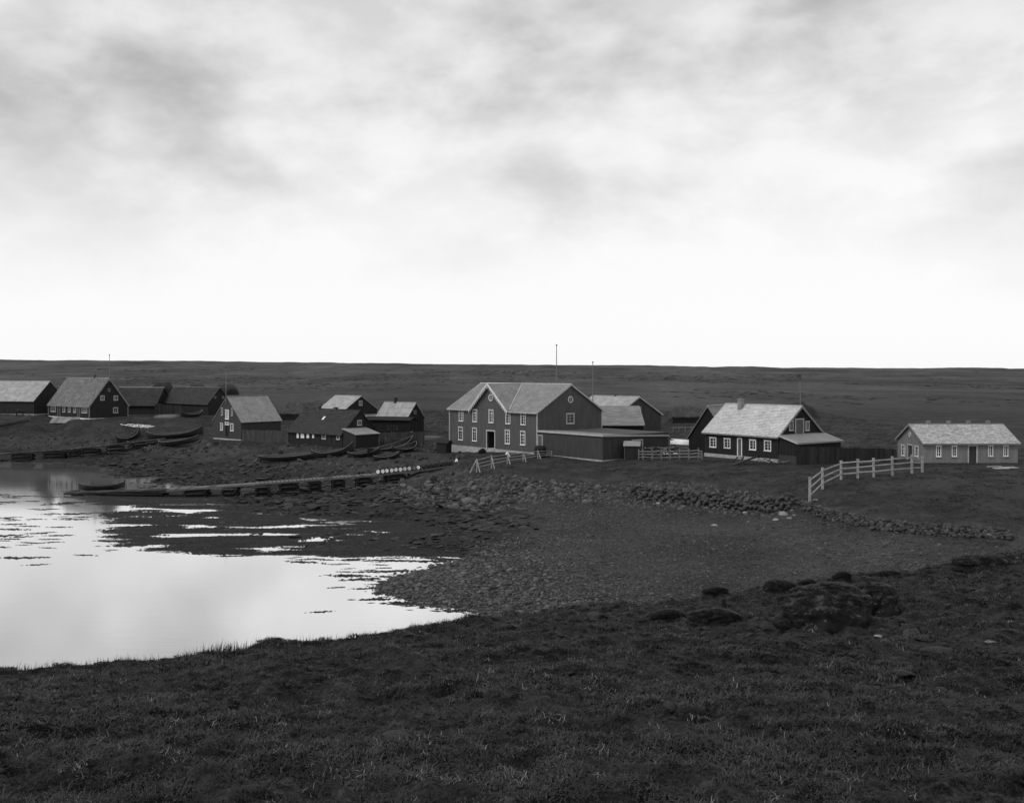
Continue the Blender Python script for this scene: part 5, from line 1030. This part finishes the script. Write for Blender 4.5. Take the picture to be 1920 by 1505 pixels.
keep = (fgz > .6) & (RNG.random(n0) < (.22+.78*sstep(-.25, .25, cl))*(1-.6*er)); X, Y, cl = X[keep], Y[keep], cl[keep]; Z = height(X, Y); n = len(X)
s = RNG.uniform(.5, 1.3, n)*(.8+.018*Y)*(1+.45*cl); ix = np.where(RNG.random(n) < .1+.15*sstep(.1, .5, fbm(X*.3+7, Y*.3, 103, 3)), 6, np.where(RNG.random(n) < .4-.5*cl, RNG.integers(4, 6, n), RNG.integers(0, 4, n)))
pts = np.stack([X, Y, Z], -1); scl = np.stack([s, s, s*RNG.uniform(.7, 1.2, n)], -1)
bpy.context.view_layer.update()
ex = np.array([tuple(o.matrix_world @ v) for o, v in GRASS_EXTRA])
pts = np.concatenate([pts, ex]); scl = np.concatenate([scl, np.full((len(ex), 3), 1.15)]); ix = np.concatenate([ix, np.where(RNG.random(len(ex)) < .92, RNG.integers(7, 9, len(ex)), RNG.integers(0, 6, len(ex)))]); n = len(pts)
scatter('foreground_grass', 'short rough grass covering the near slope', 'grass', pts, np.stack([RNG.uniform(-.15, .15, n), RNG.uniform(-.15, .15, n), RNG.uniform(0, 6.3, n)], -1), scl, GM, idx=ix)
# clods and little stones in the worn turf
n0 = 16000; d = RNG.uniform(6, 58, n0); pxr = RNG.uniform(-160, 2080, n0); X = (pxr-CX)*d/FPX; Y = d; er = sstep(1250, 1600, pxr)*sstep(12, 22, Y); keep = (zones(X, Y)[0] > .6) & (RNG.random(n0) < .10+.75*er); X, Y = X[keep], Y[keep]; n = len(X); s = np.minimum(np.clip(RNG.lognormal(-2.9, .5, n), .02, .2), .03+.005*Y); Z = height(X, Y)-.4*s
n0 = 26000; d2 = RNG.uniform(5.5, 56, n0); px2 = RNG.uniform(-160, 2080, n0); X2 = (px2-CX)*d2/FPX; k2 = (zones(X2, d2)[0] > .6) & (RNG.random(n0) < .25+.75*sstep(-.1, .3, fbm(X2*.6, d2*.6, 131, 3))); X2, d2 = X2[k2], d2[k2]; n2_ = len(X2); s2 = np.clip(RNG.lognormal(-2.4, .55, n2_), .03, .34)*(.32+.022*d2)
LM = [cushion('grass_blade' if k < 3 else 'grass_dark', k) for k in range(5)]
scatter('turf_lumps', 'little humps of moss and turf all over the near slope', 'turf', np.stack([X2, d2, height(X2, d2)], -1), np.stack([np.zeros(n2_), np.zeros(n2_), RNG.uniform(0, 6.3, n2_)], -1), np.stack([s2*11, s2*9, s2*RNG.uniform(5, 10, n2_)], -1), LM)
CM = [rock_mesh('clod_shape', 'clod', 800+k, 2, flat=.6, amp=.4) for k in range(4)]+[rock_mesh('clod_shape', 'stone_dim', 810+k, 2, flat=.6) for k in range(2)]
scatter('turf_clods', 'crumbs of turf and little stones lying in the worn grass', 'clods', np.stack([X, Y, Z], -1), RNG.uniform(-.5, .5, (n, 3))*np.array([1, 1, 12]), np.stack([s*1.3, s, s*.8], -1), CM)
TM = [clump('tussock_shape', 'grass_dark', 120, .24, .03, .12, .006, 90+k, 1.3) for k in range(3)]
n = 420; d = RNG.uniform(7, 50, n); pxr = RNG.uniform(-60, 1980, n); X = (pxr-CX)*d/FPX; keep = zones(X, d)[0] > .8; X, d = X[keep], d[keep]; n = len(X); s = RNG.uniform(.5, 1.5, n)
scatter('dark_tussocks', 'dark tussocks dotted over the near slope', 'grass', np.stack([X, d, height(X, d)], -1), np.stack([np.zeros(n), np.zeros(n), RNG.uniform(0, 6.3, n)], -1), np.stack([s*1.3, s, s*.6], -1), TM)
# stems standing against the water on the bank edge
ST = [clump('stem_shape', 'grass_dark', 5, .12, .12, .34, .005, 40+k, .5) for k in range(3)]
n = 1500; pxr = RNG.uniform(-100, 905, n); dc = np.interp(pxr, CREST[:, 0], CREST[:, 2])-RNG.uniform(-.4, 1.8, n); X = (pxr-CX)*dc/FPX; Z = height(X, dc); s = RNG.uniform(.5, 1.35, n)*(.4+.9*np.maximum(fbm(X*.6, X*0, 107, 3), 0)+.35)
scatter('grass_stems', 'thin grass stems along the bank edge against the water', 'grass', np.stack([X, dc, Z], -1), np.stack([np.zeros(n), np.zeros(n), RNG.uniform(0, 6.3, n)], -1), np.repeat(s[:, None], 3, 1), ST)
# tussocks on the village ground and on the bank above the beach
VG = [clump('tussock_shape', 'grass_blade', 30, .3, .06, .18, .012, 60+k, 1.4) for k in range(3)]+[clump('tussock_shape', 'grass_blade', 40, .4, .05, .16, .012, 70+k, 1.4) for k in range(3)]
X, Y = world_pts(60000, -100, 62, 60, 200); fgz, gvz, wdz, rkz, wz = zones(X, Y); Z = height(X, Y); R0 = tps(X, Y); cl = fbm(X*.25, Y*.25, 111, 4)
keep = (RNG.random(len(X)) < sstep(1.9, 2.7, R0)*(.25+.6*sstep(-.1, .4, cl))) & (np.abs(CX+FPX*X/Y-960) < 1120)
for o in [o for o in COL.objects if o.type == 'EMPTY' and o.get('category') in ('house', 'warehouse', 'shed', 'store', 'barn', 'cottage')]:
    bb = [ch for ch in o.children if ch.name.split('.')[0] in ('wall', 'lean_to')]
    mi = o.matrix_world.inverted()
    for ch in bb:
        cs = [Vector(c) for c in ch.bound_box]; x0, x1, y0, y1 = min(c.x for c in cs), max(c.x for c in cs), min(c.y for c in cs), max(c.y for c in cs); M3 = np.array(mi)
        lx = M3[0, 0]*X+M3[0, 1]*Y+M3[0, 3]; ly = M3[1, 0]*X+M3[1, 1]*Y+M3[1, 3]; keep &= ~((lx > x0-.1) & (lx < x1+.1) & (ly > y0-.1) & (ly < y1+.1))
X, Y, Z = X[keep], Y[keep], Z[keep]; n = len(X); s = RNG.uniform(.6, 1.3, n)
scatter('village_grass', 'tufty grass on the ground between the houses and on the banks', 'grass', np.stack([X, Y, Z], -1), np.stack([np.zeros(n), np.zeros(n), RNG.uniform(0, 6.3, n)], -1), np.stack([s, s, s*.9], -1), VG)

X = RNG.uniform(-700, 700, 30000); Y = 190*np.exp(RNG.uniform(0, 2.1, 30000)); cl = fbm(X*.012, Y*.006, 141, 4); keep = (np.abs(X/Y) < .62) & (RNG.random(30000) < sstep(.05, .4, cl)*.5); X, Y = X[keep], Y[keep]; n = len(X); s = RNG.uniform(.3, 1.0, n)*(.6+Y/500)
MH = [rock_mesh('hummock_shape', 'hay' if k < 3 else 'stone_dim', 850+k, 2, flat=.4, amp=.5) for k in range(4)]
scatter('moor_hummocks', 'low heath hummocks and stones over the plain behind the village', 'heath', np.stack([X, Y, height(X, Y)], -1), np.stack([np.zeros(n), np.zeros(n), RNG.uniform(0, 6.3, n)], -1), np.stack([s*1.6, s, s*.7], -1), MH)
